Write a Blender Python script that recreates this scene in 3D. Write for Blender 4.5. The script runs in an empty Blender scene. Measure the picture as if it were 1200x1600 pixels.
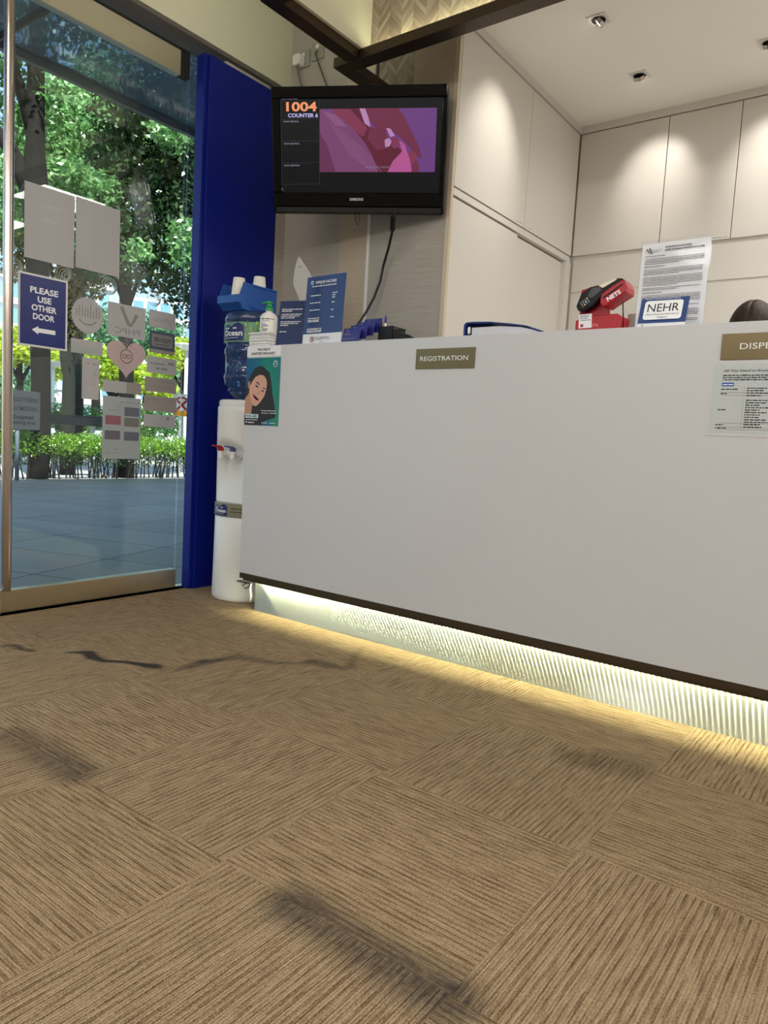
import bpy, bmesh, math, random
import numpy as np
from mathutils import Vector, Matrix
random.seed(7)
rng = np.random.default_rng(7)
S = bpy.context.scene
COL = S.collection
PI = math.pi

# ------------------------------------------------------------------ camera
FPX = 1126.51
YAW, PITCH, ROLL = -0.64099, 0.09545, -0.05658
CAM = np.array([1.4799, -0.87104, 0.79796])
def cam_axes():
    cy, sy = math.cos(YAW), math.sin(YAW); cp, sp = math.cos(PITCH), math.sin(PITCH)
    f = np.array([sy*cp, cy*cp, -sp]); r = np.array([cy, -sy, 0.0]); d = np.cross(f, r)
    c, s = math.cos(ROLL), math.sin(ROLL)
    return c*r+s*d, -s*r+c*d, f
RX, DN, FW = cam_axes()
cd = bpy.data.cameras.new('camera'); cam = bpy.data.objects.new('camera', cd); COL.objects.link(cam)
cd.sensor_fit = 'HORIZONTAL'; cd.sensor_width = 36; cd.lens = FPX/1200*36
cd.clip_start = 0.02; cd.clip_end = 500
m = Matrix.Identity(4)
for i in range(3):
    m[i][0] = RX[i]; m[i][1] = -DN[i]; m[i][2] = -FW[i]; m[i][3] = CAM[i]
cam.matrix_world = m
S.camera = cam

# ------------------------------------------------------------------ exposure, sky, sun
S.view_settings.view_transform = 'Standard'; S.view_settings.look = 'None'
S.view_settings.gamma = 1; S.view_settings.use_curve_mapping = False
S.view_settings.exposure = 0.0
S.cycles.max_bounces = 10; S.cycles.transparent_max_bounces = 24
S.cycles.diffuse_bounces = 5; S.cycles.glossy_bounces = 5
S.cycles.sample_clamp_indirect = 6.0
S.cycles.use_denoising = True; S.cycles.use_adaptive_sampling = False
W = bpy.data.worlds.new('sky'); S.world = W; W.use_nodes = True
wt = W.node_tree; wt.nodes.clear()
sky = wt.nodes.new('ShaderNodeTexSky'); sky.sky_type = 'NISHITA'; sky.sun_disc = False
sky.sun_elevation = math.radians(52); sky.sun_rotation = math.radians(100); sky.air_density = 1.2; sky.dust_density = 1.0
SKY_STRENGTH = 0.30
bg = wt.nodes.new('ShaderNodeBackground'); bg.inputs[1].default_value = SKY_STRENGTH
wo = wt.nodes.new('ShaderNodeOutputWorld')
wt.links.new(sky.outputs[0], bg.inputs[0]); wt.links.new(bg.outputs[0], wo.inputs[0])
sl = bpy.data.lights.new('sun', 'SUN'); sun = bpy.data.objects.new('sun', sl); COL.objects.link(sun)
sl.energy = 12.0; sl.angle = math.radians(0.6); sl.color = (1, .95, .86)
sd = Vector((-math.cos(math.radians(50))*math.cos(math.radians(25)), math.cos(math.radians(50))*math.sin(math.radians(25)), -math.sin(math.radians(50))))
sun.rotation_euler = sd.to_track_quat('-Z', 'Y').to_euler()

CEIL = 3.0
def area(name, loc, tgt, sx, sy, watts, color, spread=180):
    l = bpy.data.lights.new(name, 'AREA'); l.shape = 'RECTANGLE'; l.size = sx; l.size_y = sy
    l.energy = watts; l.color = color; l.spread = math.radians(spread)
    o = bpy.data.objects.new(name, l); COL.objects.link(o); o.location = loc
    o.rotation_euler = (Vector(tgt)-Vector(loc)).to_track_quat('-Z', 'Y').to_euler()
    return o
WARM = (1.0, .90, .78)
FILL_PANELS = [(-.4, -1.0), (1.5, -1.0), (3.4, -1.0), (-.4, -3.0), (1.5, -3.0), (3.4, -3.0), (1.6, .45)]  # unseen lamps added overhead to light the waiting area evenly
for i, (x, y) in enumerate(FILL_PANELS):
    area('ceiling_fill_lamp', (x, y, CEIL-.035), (x, y, 0), .55, .55, 14.5 if i < 6 else 8.5, (1.0, .985, .975))
# unseen panel lamps added right of view to brighten the staff side
for (x, y) in [(1.6, 2.5), (2.9, 2.5)]:
    area('staff_fill_lamp', (x, y, 2.71), (x, y, 0), .55, .55, 25, (1.0, .97, .93))
# unseen uplights added along the rear and right walls to lift ambient light
area('wall_fill_uplight', (1.7, -4.35, 2.55), (1.7, -3.4, 3.0), 6.0, .08, 62, (1.0, .97, .92))
area('wall_fill_uplight', (4.85, -1.4, 2.55), (3.9, -1.4, 3.0), 5.5, .08, 44, (1.0, .97, .92))

# ------------------------------------------------------------------ geometry helpers
def ray(u, v):
    return (RX*(u-600)+DN*(v-800)+FW*FPX)/FPX
def at(u, v, x=None, y=None, z=None):
    d = ray(u, v)
    for ax, val in enumerate((x, y, z)):
        if val is not None:
            return CAM+(val-CAM[ax])/d[ax]*d
def far(u, v, dist):                       # a point at a horizontal distance along a line of sight
    d = ray(u, v); return CAM+d*dist/math.hypot(d[0], d[1])

class Fr:                                  # a local frame: origin, right, up, normal
    def __init__(s, o, u, v):
        s.o = np.array(o, float); s.u = np.array(u, float); s.v = np.array(v, float)
        s.u /= np.linalg.norm(s.u); s.v /= np.linalg.norm(s.v); s.n = np.cross(s.u, s.v)
    def p(s, a, b, c=0.0): return tuple(s.o+s.u*a+s.v*b+s.n*c)
    def px(s, u, v):                       # where a line of sight meets the frame's plane
        d = ray(u, v); t = np.dot(s.o-CAM, s.n)/np.dot(d, s.n); q = CAM+t*d-s.o
        return float(np.dot(q, s.u)), float(np.dot(q, s.v))
WORLD = Fr((0, 0, 0), (1, 0, 0), (0, 1, 0))

class MB:
    def __init__(s): s.v = []; s.f = []; s.m = []
    def add(s, vs, fs, m=0):
        b = len(s.v); s.v += [tuple(map(float, q)) for q in vs]
        for f in fs: s.f.append([b+i for i in f]); s.m.append(m)
        return s
    def box(s, x0, x1, y0, y1, z0, z1, m=0, fr=WORLD):
        vs = [fr.p(x, y, z) for z in (z0, z1) for (x, y) in ((x0, y0), (x1, y0), (x1, y1), (x0, y1))]
        return s.add(vs, [(3, 2, 1, 0), (4, 5, 6, 7), (0, 1, 5, 4), (1, 2, 6, 5), (2, 3, 7, 6), (3, 0, 4, 7)], m)
    def prism(s, pts, c0, c1, fr, m=0):    # outline (a,b) in frame, extruded along n
        n = len(pts)
        A = sum(pts[i][0]*pts[(i+1) % n][1]-pts[(i+1) % n][0]*pts[i][1] for i in range(n))
        if A < 0: pts = pts[::-1]
        vs = [fr.p(a, b, c0) for a, b in pts]+[fr.p(a, b, c1) for a, b in pts]
        fs = [list(range(n))[::-1], list(range(n, 2*n))]+[(i, (i+1) % n, n+(i+1) % n, n+i) for i in range(n)]
        return s.add(vs, fs, m)
    def poly(s, pts, fr, c=0.0, m=0):
        n = len(pts)
        A = sum(pts[i][0]*pts[(i+1) % n][1]-pts[(i+1) % n][0]*pts[i][1] for i in range(n))
        if A < 0: pts = pts[::-1]
        return s.add([fr.p(a, b, c) for a, b in pts], [list(range(n))], m)
    def lathe(s, prof, cx, cy, n=32, m=0, fr=WORLD, caps=True):   # prof: (r, z)
        vs = [fr.p(cx+r*math.cos(2*PI*k/n), cy+r*math.sin(2*PI*k/n), z) for r, z in prof for k in range(n)]
        fs = [(i*n+k, i*n+(k+1) % n, (i+1)*n+(k+1) % n, (i+1)*n+k) for i in range(len(prof)-1) for k in range(n)]
        if caps: fs += [list(range(n))[::-1], [(len(prof)-1)*n+k for k in range(n)]]
        return s.add(vs, fs, m)
    def tube(s, pts, r, n=8, m=0, radii=None):
        P = [Vector(p) for p in pts]; vs = []; up = Vector((0, 0, 1))
        prev = None
        for i, p in enumerate(P):
            t = (P[min(i+1, len(P)-1)]-P[max(i-1, 0)]).normalized()
            a = prev if prev else (up if abs(t.z) < .9 else Vector((1, 0, 0)))
            e1 = (a-t*a.dot(t)).normalized(); e2 = t.cross(e1); prev = e1
            rr = radii[i] if radii else r
            vs += [tuple(p+e1*rr*math.cos(2*PI*k/n)+e2*rr*math.sin(2*PI*k/n)) for k in range(n)]
        fs = [(i*n+k, i*n+(k+1) % n, (i+1)*n+(k+1) % n, (i+1)*n+k) for i in range(len(P)-1) for k in range(n)]
        fs += [list(range(n))[::-1], [(len(P)-1)*n+k for k in range(n)]]
        return s.add(vs, fs, m)
    def build(s, name, mats, parent=None, smooth=False, bevel=0, seg=2, loc=None):
        me = bpy.data.meshes.new(name); me.from_pydata(s.v, [], s.f)
        for mt in (mats if isinstance(mats, (list, tuple)) else [mats]): me.materials.append(mt)
        me.polygons.foreach_set('material_index', s.m)
        if smooth: me.polygons.foreach_set('use_smooth', [True]*len(s.f))
        me.update()
        o = bpy.data.objects.new(name, me); COL.objects.link(o)
        if loc is not None:                # put the origin at the base of the thing
            me.transform(Matrix.Translation(-Vector(loc))); o.location = loc
        if parent is not None:
            o.parent = parent
            w = Matrix.Translation(parent.location) if parent.parent is None else Matrix.Identity(4)
            o.matrix_parent_inverse = w.inverted()
        if bevel:
            b = o.modifiers.new('bevel', 'BEVEL'); b.width = bevel; b.segments = seg; b.limit_method = 'ANGLE'; b.angle_limit = math.radians(40)
            if smooth is False: b.harden_normals = False
        return o
def tag(o, label=None, cat=None, group=None, kind=None):
    if label: o['label'] = label
    if cat: o['category'] = cat
    if group: o['group'] = group
    if kind: o['kind'] = kind
    return o
def thing(name, label, cat, loc, group=None):
    o = bpy.data.objects.new(name, None); COL.objects.link(o); o.location = tuple(map(float, loc)); o.empty_display_size = .05
    return tag(o, label, cat, group)
def struct(o): o['kind'] = 'structure'; return o
def copy_tree(o, parent=None):
    c = o.copy(); COL.objects.link(c)
    if parent: c.parent = parent
    for ch in list(o.children): copy_tree(ch, c)
    return c

# ------------------------------------------------------------------ material helpers
def lin(c):
    return tuple(((x/255)/12.92 if x/255 <= .04045 else (((x/255)+.055)/1.055)**2.4) for x in c)
def pset(b, **k):
    for n, v in k.items(): b.inputs[n.replace('_', ' ')].default_value = v
def mat(name, rgb, rough=.5, metal=0, spec=.5, coat=0, emit=0, ecol=None, trans=0, noise=0, nscale=20, bump=0, bscale=200, aniso=0):
    mt = bpy.data.materials.new(name); mt.use_nodes = True; nt = mt.node_tree
    b = nt.nodes['Principled BSDF']; c = lin(rgb)
    b.inputs['Base Color'].default_value = (*c, 1); b.inputs['Roughness'].default_value = rough
    b.inputs['Metallic'].default_value = metal; b.inputs['Specular IOR Level'].default_value = spec
    b.inputs['Coat Weight'].default_value = coat; b.inputs['Transmission Weight'].default_value = trans
    if emit:
        b.inputs['Emission Color'].default_value = (*(lin(ecol) if ecol else c), 1); b.inputs['Emission Strength'].default_value = emit
    if noise or bump:
        tc = nt.nodes.new('ShaderNodeTexCoord')
    if noise:
        n = nt.nodes.new('ShaderNodeTexNoise'); n.inputs['Scale'].default_value = nscale; n.inputs['Detail'].default_value = 6
        nt.links.new(tc.outputs['Object'], n.inputs['Vector'])
        mx = nt.nodes.new('ShaderNodeMix'); mx.data_type = 'RGBA'
        mx.inputs[6].default_value = (*[x*(1-noise) for x in c], 1); mx.inputs[7].default_value = (*[min(1, x*(1+noise)) for x in c], 1)
        nt.links.new(n.outputs['Fac'], mx.inputs[0]); nt.links.new(mx.outputs[2], b.inputs['Base Color'])
    if bump:
        n2 = nt.nodes.new('ShaderNodeTexNoise'); n2.inputs['Scale'].default_value = bscale; n2.inputs['Detail'].default_value = 4
        nt.links.new(tc.outputs['Object'], n2.inputs['Vector'])
        bp = nt.nodes.new('ShaderNodeBump'); bp.inputs['Strength'].default_value = bump; bp.inputs['Distance'].default_value = .002
        nt.links.new(n2.outputs['Fac'], bp.inputs['Height']); nt.links.new(bp.outputs[0], b.inputs['Normal'])
    return mt
class X:                                    # tiny node-expression helper
    def __init__(s, nt, o): s.nt = nt; s.o = o
    def _(s, op, b=None, c=None):
        n = s.nt.nodes.new('ShaderNodeMath'); n.operation = op
        for i, q in enumerate((s, b, c)):
            if q is None: continue
            if isinstance(q, X): s.nt.links.new(q.o, n.inputs[i])
            else: n.inputs[i].default_value = q
        return X(s.nt, n.outputs[0])
    def __add__(s, b): return s._('ADD', b)
    def __sub__(s, b): return s._('SUBTRACT', b)
    def __mul__(s, b): return s._('MULTIPLY', b)
    def __truediv__(s, b): return s._('DIVIDE', b)
    def floor(s): return s._('FLOOR')
    def fract(s): return s._('FRACT')
    def abs(s): return s._('ABSOLUTE')
    def mod(s, b): return s._('FLOORED_MODULO', b)
    def lt(s, b): return s._('LESS_THAN', b)
    def gt(s, b): return s._('GREATER_THAN', b)
def coords(nt, kind='Object'):
    tc = nt.nodes.new('ShaderNodeTexCoord'); sp = nt.nodes.new('ShaderNodeSeparateXYZ'); nt.links.new(tc.outputs[kind], sp.inputs[0])
    return [X(nt, sp.outputs[i]) for i in range(3)]
def vec(nt, x, y, z=0.0):
    n = nt.nodes.new('ShaderNodeCombineXYZ')
    for i, q in enumerate((x, y, z)):
        if isinstance(q, X): nt.links.new(q.o, n.inputs[i])
        else: n.inputs[i].default_value = q
    return n.outputs[0]
def noise(nt, v, scale, detail=3, rough=.5):
    n = nt.nodes.new('ShaderNodeTexNoise'); nt.links.new(v, n.inputs['Vector']); n.inputs['Scale'].default_value = scale
    n.inputs['Detail'].default_value = detail; n.inputs['Roughness'].default_value = rough
    return X(nt, n.outputs['Fac'])
def white(nt, v):
    n = nt.nodes.new('ShaderNodeTexWhiteNoise'); nt.links.new(v, n.inputs['Vector']); return X(nt, n.outputs['Value'])
def ramp(nt, x, stops):
    n = nt.nodes.new('ShaderNodeValToRGB'); nt.links.new(x.o, n.inputs[0]); e = n.color_ramp.elements
    while len(e) < len(stops): e.new(.5)
    for el, (p, c) in zip(e, stops): el.position = p; el.color = (*lin(c), 1)
    return n.outputs[0]
def mixc(nt, f, a, b):
    n = nt.nodes.new('ShaderNodeMix'); n.data_type = 'RGBA'
    for i, q in ((0, f), (6, a), (7, b)):
        if isinstance(q, X): nt.links.new(q.o, n.inputs[i])
        elif isinstance(q, tuple): n.inputs[i].default_value = (*lin(q), 1)
        elif isinstance(q, (int, float)): n.inputs[i].default_value = q
        else: nt.links.new(q, n.inputs[i])
    return n.outputs[2]
def bumpto(nt, b, h, strength=.3, dist=.002):
    bp = nt.nodes.new('ShaderNodeBump'); bp.inputs['Strength'].default_value = strength; bp.inputs['Distance'].default_value = dist
    nt.links.new(h.o, bp.inputs['Height']); nt.links.new(bp.outputs[0], b.inputs['Normal'])
def newmat(name, rough=.6, spec=.3, metal=0):
    mt = bpy.data.materials.new(name); mt.use_nodes = True; b = mt.node_tree.nodes['Principled BSDF']
    b.inputs['Roughness'].default_value = rough; b.inputs['Specular IOR Level'].default_value = spec; b.inputs['Metallic'].default_value = metal
    return mt, mt.node_tree, b

def carpet_mat():
    mt, nt, b = newmat('loop_carpet', .95, .1)
    x, y, z = coords(nt)
    T = .5
    par = ((x/T).floor()+(y/T).floor()).mod(2.0).gt(.5)            # 0: stripes along Y, 1: along X
    inv = par*-1.0+1.0
    a = x*inv+y*par                                                # across the stripes
    l = y*inv+x*par                                                # along the stripes
    tid = (x/T).floor()*7.3+(y/T).floor()*3.1
    wob = noise(nt, vec(nt, x, y), 6, 1)*.0025
    aw = a+wob
    r1 = (aw*76.0).floor(); f1 = (aw*76.0).fract()                 # 16 mm stripes
    rib = ((aw*186.0).fract()-.5).abs()*2.0                        # rows of loops
    dash = noise(nt, vec(nt, r1*5.31+tid, l*9.0), 1.0, 2)          # each stripe thickens, thins and breaks along its length
    dash2 = noise(nt, vec(nt, (aw*186.0).floor()*3.7+tid, l*16.0), 1.0, 1)
    fine = noise(nt, vec(nt, x, y), 420, 2)
    fine2 = noise(nt, vec(nt, x, y), 150, 2)
    edge = f1+(fine-.5)*.35
    dark = edge.gt(dash*-1.5+1.45)
    s = dark*.31+(dash2-.5)*.70+(fine-.5)*1.5+(fine2-.5)*.5-(rib-.5)*.16+.28
    c = ramp(nt, s, [(.05, (182, 158, 126)), (.35, (156, 133, 103)), (.62, (122, 99, 71)), (.95, (82, 63, 44))])
    big = noise(nt, vec(nt, x, y), 1.1, 3)
    c = mixc(nt, (big-.4)*.5, c, (168, 150, 112))
    at_ = nt.nodes.new('ShaderNodeAttribute'); at_.attribute_name = 'stain'
    st = X(nt, at_.outputs['Fac'])
    thr = noise(nt, vec(nt, (aw*150.0), l*12.0+tid), 1.0, 2)
    st = st*(noise(nt, vec(nt, x, y), 90, 4)*.9+thr*1.6-.25)._('MAXIMUM', 0.0)
    st._('MINIMUM', 1.0)
    cl = st._('MINIMUM', 1.0)
    c = mixc(nt, cl, c, (66, 60, 54))
    nt.links.new(c, b.inputs['Base Color'])
    bumpto(nt, b, rib*-1.0+fine*1.2, .8, .003)
    return mt
def herring_mat():
    mt, nt, b = newmat('chevron_wood_veneer', .6, .3)
    x, y, z = coords(nt)
    cw = .062
    u = x/cw
    colid = u.floor(); fr = u.fract()
    par = colid.mod(2.0)
    t = fr*par+(fr*-1.0+1.0)*(par*-1.0+1.0)
    hh = z/.026+t*2.6+((colid/2.0).floor()*.37)
    pid = hh.floor()
    r = white(nt, vec(nt, colid, pid, 1.0))
    big = white(nt, vec(nt, colid, (hh/4.0).floor(), 3.0))
    gr = noise(nt, vec(nt, x*25.0, hh*2.3+r*40.0), 1.0, 4)
    edge = ((hh.fract()-.5).abs()).gt(.45)
    e2 = ((fr-.5).abs()).gt(.48)
    s = r*.35+big*.3+gr*.4
    c = ramp(nt, s, [(.2, (118, 107, 92)), (.5, (150, 139, 121)), (.85, (184, 174, 154))])
    c = mixc(nt, (edge+e2)._('MINIMUM', 1.0)*.4, c, (100, 86, 68))
    nt.links.new(c, b.inputs['Base Color'])
    bumpto(nt, b, r*.6+gr*.4, .5, .004)
    return mt
def grain_mat(name, base, dark, vertical=False, scale=1.0, amt=.7, rough=.65):
    mt, nt, b = newmat(name, rough, .25)
    x, y, z = coords(nt)
    h = x+y
    if vertical: g = noise(nt, vec(nt, h*120.0*scale, z*3.0), 1.0, 4)
    else: g = noise(nt, vec(nt, h*5.0*scale, z*130.0*scale), 1.0, 4, .6)
    c = mixc(nt, (g-.3)*1.6*amt, base, dark)
    nt.links.new(c, b.inputs['Base Color']); bumpto(nt, b, g, .25, .002)
    return mt
def paver_mat():
    mt, nt, b = newmat('granite_pavers', .55, .35)
    x, y, z = coords(nt)
    u = (x*.94+y*.34)/.9; v = (y*.94-x*.34)/.6
    e = (((u.fract()-.5).abs()).gt(.494)+((v.fract()-.5).abs()).gt(.491))._('MINIMUM', 1.0)
    r = white(nt, vec(nt, u.floor(), v.floor()))
    n = noise(nt, vec(nt, x, y), 60, 4)*.6+noise(nt, vec(nt, x, y), 1.5, 3)*.6
    c = ramp(nt, r*.3+n*.55, [(.15, (134, 132, 128)), (.6, (156, 154, 150)), (.9, (172, 170, 166))])
    c = mixc(nt, e, c, (58, 62, 66))
    nt.links.new(c, b.inputs['Base Color'])
    return mt
def thin_fresnel(nt, f0=.06):
    lw = nt.nodes.new('ShaderNodeLayerWeight'); lw.inputs[0].default_value = .5
    return (X(nt, lw.outputs['Facing'])._('POWER', 4.5))*(1-f0)+f0
def glass_mat(name, tint=(232, 242, 240), f0=.04, extra=0):
    mt = bpy.data.materials.new(name); mt.use_nodes = True; nt = mt.node_tree; nt.nodes.clear()
    o = nt.nodes.new('ShaderNodeOutputMaterial'); tr = nt.nodes.new('ShaderNodeBsdfTransparent'); tr.inputs[0].default_value = (*lin(tint), 1)
    gl = nt.nodes.new('ShaderNodeBsdfGlossy'); gl.inputs['Roughness'].default_value = 0.0
    mx = nt.nodes.new('ShaderNodeMixShader')
    f = thin_fresnel(nt, f0)+extra
    nt.links.new(f.o, mx.inputs[0]); nt.links.new(tr.outputs[0], mx.inputs[1]); nt.links.new(gl.outputs[0], mx.inputs[2]); nt.links.new(mx.outputs[0], o.inputs[0])
    return mt
def leaf_mat(name, c1, c2, transl=.45, scale=3.0):
    mt = bpy.data.materials.new(name); mt.use_nodes = True; nt = mt.node_tree; nt.nodes.clear()
    o = nt.nodes.new('ShaderNodeOutputMaterial'); d = nt.nodes.new('ShaderNodeBsdfDiffuse'); t = nt.nodes.new('ShaderNodeBsdfTranslucent')
    x, y, z = coords(nt)
    n = noise(nt, vec(nt, x, y, z), scale, 4)
    w = white(nt, vec(nt, (x*9.0).floor(), (y*9.0).floor(), (z*9.0).floor()))
    c = ramp(nt, n*.7+w*.3, [(.25, c1), (.75, c2)])
    nt.links.new(c, d.inputs[0]); nt.links.new(c, t.inputs[0])
    mx = nt.nodes.new('ShaderNodeMixShader'); mx.inputs[0].default_value = transl
    nt.links.new(d.outputs[0], mx.inputs[1]); nt.links.new(t.outputs[0], mx.inputs[2])
    g = nt.nodes.new('ShaderNodeBsdfGlossy'); g.inputs['Roughness'].default_value = .35
    m2 = nt.nodes.new('ShaderNodeMixShader'); m2.inputs[0].default_value = .08
    nt.links.new(mx.outputs[0], m2.inputs[1]); nt.links.new(g.outputs[0], m2.inputs[2]); nt.links.new(m2.outputs[0], o.inputs[0])
    return mt
def paper_back(name, rgb, tr=.3):
    mt = bpy.data.materials.new(name); mt.use_nodes = True; nt = mt.node_tree; nt.nodes.clear()
    o = nt.nodes.new('ShaderNodeOutputMaterial'); d = nt.nodes.new('ShaderNodeBsdfDiffuse'); t = nt.nodes.new('ShaderNodeBsdfTranslucent')
    x, y, z = coords(nt)
    n = noise(nt, vec(nt, x, y*14.0, z*3.0), 1.5, 3)
    c = mixc(nt, (n-.4)*.35, rgb, tuple(int(q*.85) for q in rgb))
    nt.links.new(c, d.inputs[0]); nt.links.new(c, t.inputs[0])
    mx = nt.nodes.new('ShaderNodeMixShader'); mx.inputs[0].default_value = tr
    nt.links.new(d.outputs[0], mx.inputs[1]); nt.links.new(t.outputs[0], mx.inputs[2]); nt.links.new(mx.outputs[0], o.inputs[0])
    return mt
def brushed(name, rgb, rough=.3, aniso=.8, rot=0.0):
    mt, nt, b = newmat(name, rough, .5, 1.0)
    b.inputs['Base Color'].default_value = (*lin(rgb), 1); b.inputs['Anisotropic'].default_value = aniso; b.inputs['Anisotropic Rotation'].default_value = rot
    x, y, z = coords(nt)
    g = noise(nt, vec(nt, (x+y)*6.0, z*400.0), 1.0, 3)
    bumpto(nt, b, g, .06, .0005)
    return mt

M = {}
M['carpet'] = carpet_mat(); M['herring'] = herring_mat()
M['panel_grey'] = grain_mat('woven_grey_wallcovering', (176, 170, 160), (146, 140, 132), amt=.8)
M['panel_beige'] = grain_mat('beige_wallcovering', (186, 172, 152), (164, 150, 130), amt=.5)
M['ivory'] = grain_mat('ivory_wallcovering', (212, 211, 188), (196, 195, 170), amt=.4)
M['wood'] = grain_mat('pale_wood_edge', (204, 192, 170), (178, 164, 142), vertical=True)
M['cab'] = mat('cabinet_laminate', (208, 204, 197), .38, spec=.4)
M['cab_edge'] = mat('cabinet_gap_shadow_line', (70, 62, 54), .7)
M['ceil'] = mat('ceiling_paint', (240, 238, 230), .9, spec=.1, noise=.02, nscale=3)
M['wallp'] = mat('wall_paint', (200, 194, 184), .85, spec=.1)
M['counter'] = mat('white_counter_laminate', (196, 197, 200), .3, spec=.45, noise=.025, nscale=2)
M['ctop'] = mat('white_counter_top', (216, 216, 214), .35)
M['bronze'] = mat('dark_bronze_metal', (92, 82, 70), .35, metal=.9)
M['bronze_dark'] = mat('dark_bronze_frame', (78, 68, 56), .4, metal=.85)
def plinth_mat():
    mt = bpy.data.materials.new('brushed_aluminium_sheet'); mt.use_nodes = True; nt = mt.node_tree; nt.nodes.clear()
    o = nt.nodes.new('ShaderNodeOutputMaterial')
    g = nt.nodes.new('ShaderNodeBsdfAnisotropic'); g.distribution = 'GGX'
    g.inputs['Color'].default_value = (.80, .84, .80, 1); g.inputs['Roughness'].default_value = .36; g.inputs['Anisotropy'].default_value = .90
    tg = nt.nodes.new('ShaderNodeTangent'); tg.direction_type = 'UV_MAP'; tg.uv_map = 'UVMap'; nt.links.new(tg.outputs[0], g.inputs['Tangent'])
    d = nt.nodes.new('ShaderNodeBsdfDiffuse'); x, y, z = coords(nt)
    n = noise(nt, vec(nt, x*3.0, z*260.0), 1.0, 3)
    nt.links.new(mixc(nt, n, (150, 156, 150), (176, 182, 176)), d.inputs[0])
    mx = nt.nodes.new('ShaderNodeMixShader'); mx.inputs[0].default_value = .72
    nt.links.new(d.outputs[0], mx.inputs[1]); nt.links.new(g.outputs[0], mx.inputs[2]); nt.links.new(mx.outputs[0], o.inputs[0])
    return mt
M['plinth'] = plinth_mat()
M['blue'] = mat('blue_lacquer_panel', (0, 22, 120), .45, spec=.3)
M['steel'] = brushed('brushed_steel', (214, 204, 184), .34, .5)
M['chrome'] = mat('polished_steel', (188, 176, 168), .2, metal=1)
M['blackgap'] = mat('black_seal', (14, 14, 16), .6)
M['glass'] = glass_mat('door_glass', (238, 244, 242))
M['white_pl'] = mat('white_plastic', (226, 226, 222), .3)
M['white_matt'] = mat('white_matt_plastic', (220, 220, 216), .5)
M['paper'] = mat('white_paper', (232, 232, 236), .7, spec=.2)
M['cup'] = mat('paper_cup', (232, 228, 218), .7)
M['black'] = mat('black_plastic', (9, 9, 10), .4, spec=.3)
M['gloss_black'] = mat('gloss_black_plastic', (3, 3, 4), .06, spec=.15)
M['cordm'] = mat('black_rubber', (12, 12, 12), .5)
M['bin'] = mat('blue_bin_plastic', (14, 78, 158), .4)
M['navy'] = mat('navy_print', (16, 36, 110), .35)
M['ink'] = mat('black_ink', (24, 24, 28), .7)
M['ink_grey'] = mat('grey_ink', (112, 110, 112), .7)
M['white_ink'] = mat('white_ink', (236, 238, 242), .6)
M['red'] = mat('red_plastic', (166, 12, 34), .35)
M['red2'] = mat('red_lever', (176, 20, 22), .35)
M['green'] = mat('green_pump', (20, 142, 66), .3)
M['bluelever'] = mat('blue_lever', (96, 100, 160), .35)
M['bark'] = mat('tree_bark', (20, 16, 14), .95, noise=.4, nscale=14, bump=.6, bscale=30)
M['barkg'] = mat('greenish_bark', (34, 36, 30), .95, noise=.35, nscale=14)
M['concrete'] = mat('pale_concrete', (190, 196, 200), .8)
def clear_mat():
    mt = bpy.data.materials.new('clear_acrylic'); mt.use_nodes = True; nt = mt.node_tree; nt.nodes.clear()
    o = nt.nodes.new('ShaderNodeOutputMaterial'); tr = nt.nodes.new('ShaderNodeBsdfTransparent'); tr.inputs[0].default_value = (.985, .99, .995, 1)
    gl = nt.nodes.new('ShaderNodeBsdfGlossy'); gl.inputs['Roughness'].default_value = .06
    mx = nt.nodes.new('ShaderNodeMixShader'); nt.links.new((thin_fresnel(nt, .02)*.6).o, mx.inputs[0])
    nt.links.new(tr.outputs[0], mx.inputs[1]); nt.links.new(gl.outputs[0], mx.inputs[2]); nt.links.new(mx.outputs[0], o.inputs[0])
    return mt
M['acrylic'] = clear_mat()
def canopy_mat():
    mt = bpy.data.materials.new('dusty_canopy_glass'); mt.use_nodes = True; nt = mt.node_tree; nt.nodes.clear()
    o = nt.nodes.new('ShaderNodeOutputMaterial'); tr = nt.nodes.new('ShaderNodeBsdfTransparent'); tr.inputs[0].default_value = (*lin((196, 206, 212)), 1)
    tl = nt.nodes.new('ShaderNodeBsdfTranslucent'); tl.inputs[0].default_value = (*lin((150, 158, 164)), 1)
    df = nt.nodes.new('ShaderNodeBsdfDiffuse'); df.inputs[0].default_value = (*lin((140, 146, 150)), 1)
    m0 = nt.nodes.new('ShaderNodeMixShader'); m0.inputs[0].default_value = .5; nt.links.new(tl.outputs[0], m0.inputs[1]); nt.links.new(df.outputs[0], m0.inputs[2])
    m1 = nt.nodes.new('ShaderNodeMixShader'); m1.inputs[0].default_value = .32; nt.links.new(tr.outputs[0], m1.inputs[1]); nt.links.new(m0.outputs[0], m1.inputs[2])
    gl = nt.nodes.new('ShaderNodeBsdfGlossy'); gl.inputs['Roughness'].default_value = .03
    m2 = nt.nodes.new('ShaderNodeMixShader'); nt.links.new((thin_fresnel(nt, .05)*.6).o, m2.inputs[0]); nt.links.new(m1.outputs[0], m2.inputs[1]); nt.links.new(gl.outputs[0], m2.inputs[2])
    nt.links.new(m2.outputs[0], o.inputs[0]); return mt
M['canopyglass'] = canopy_mat()

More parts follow.
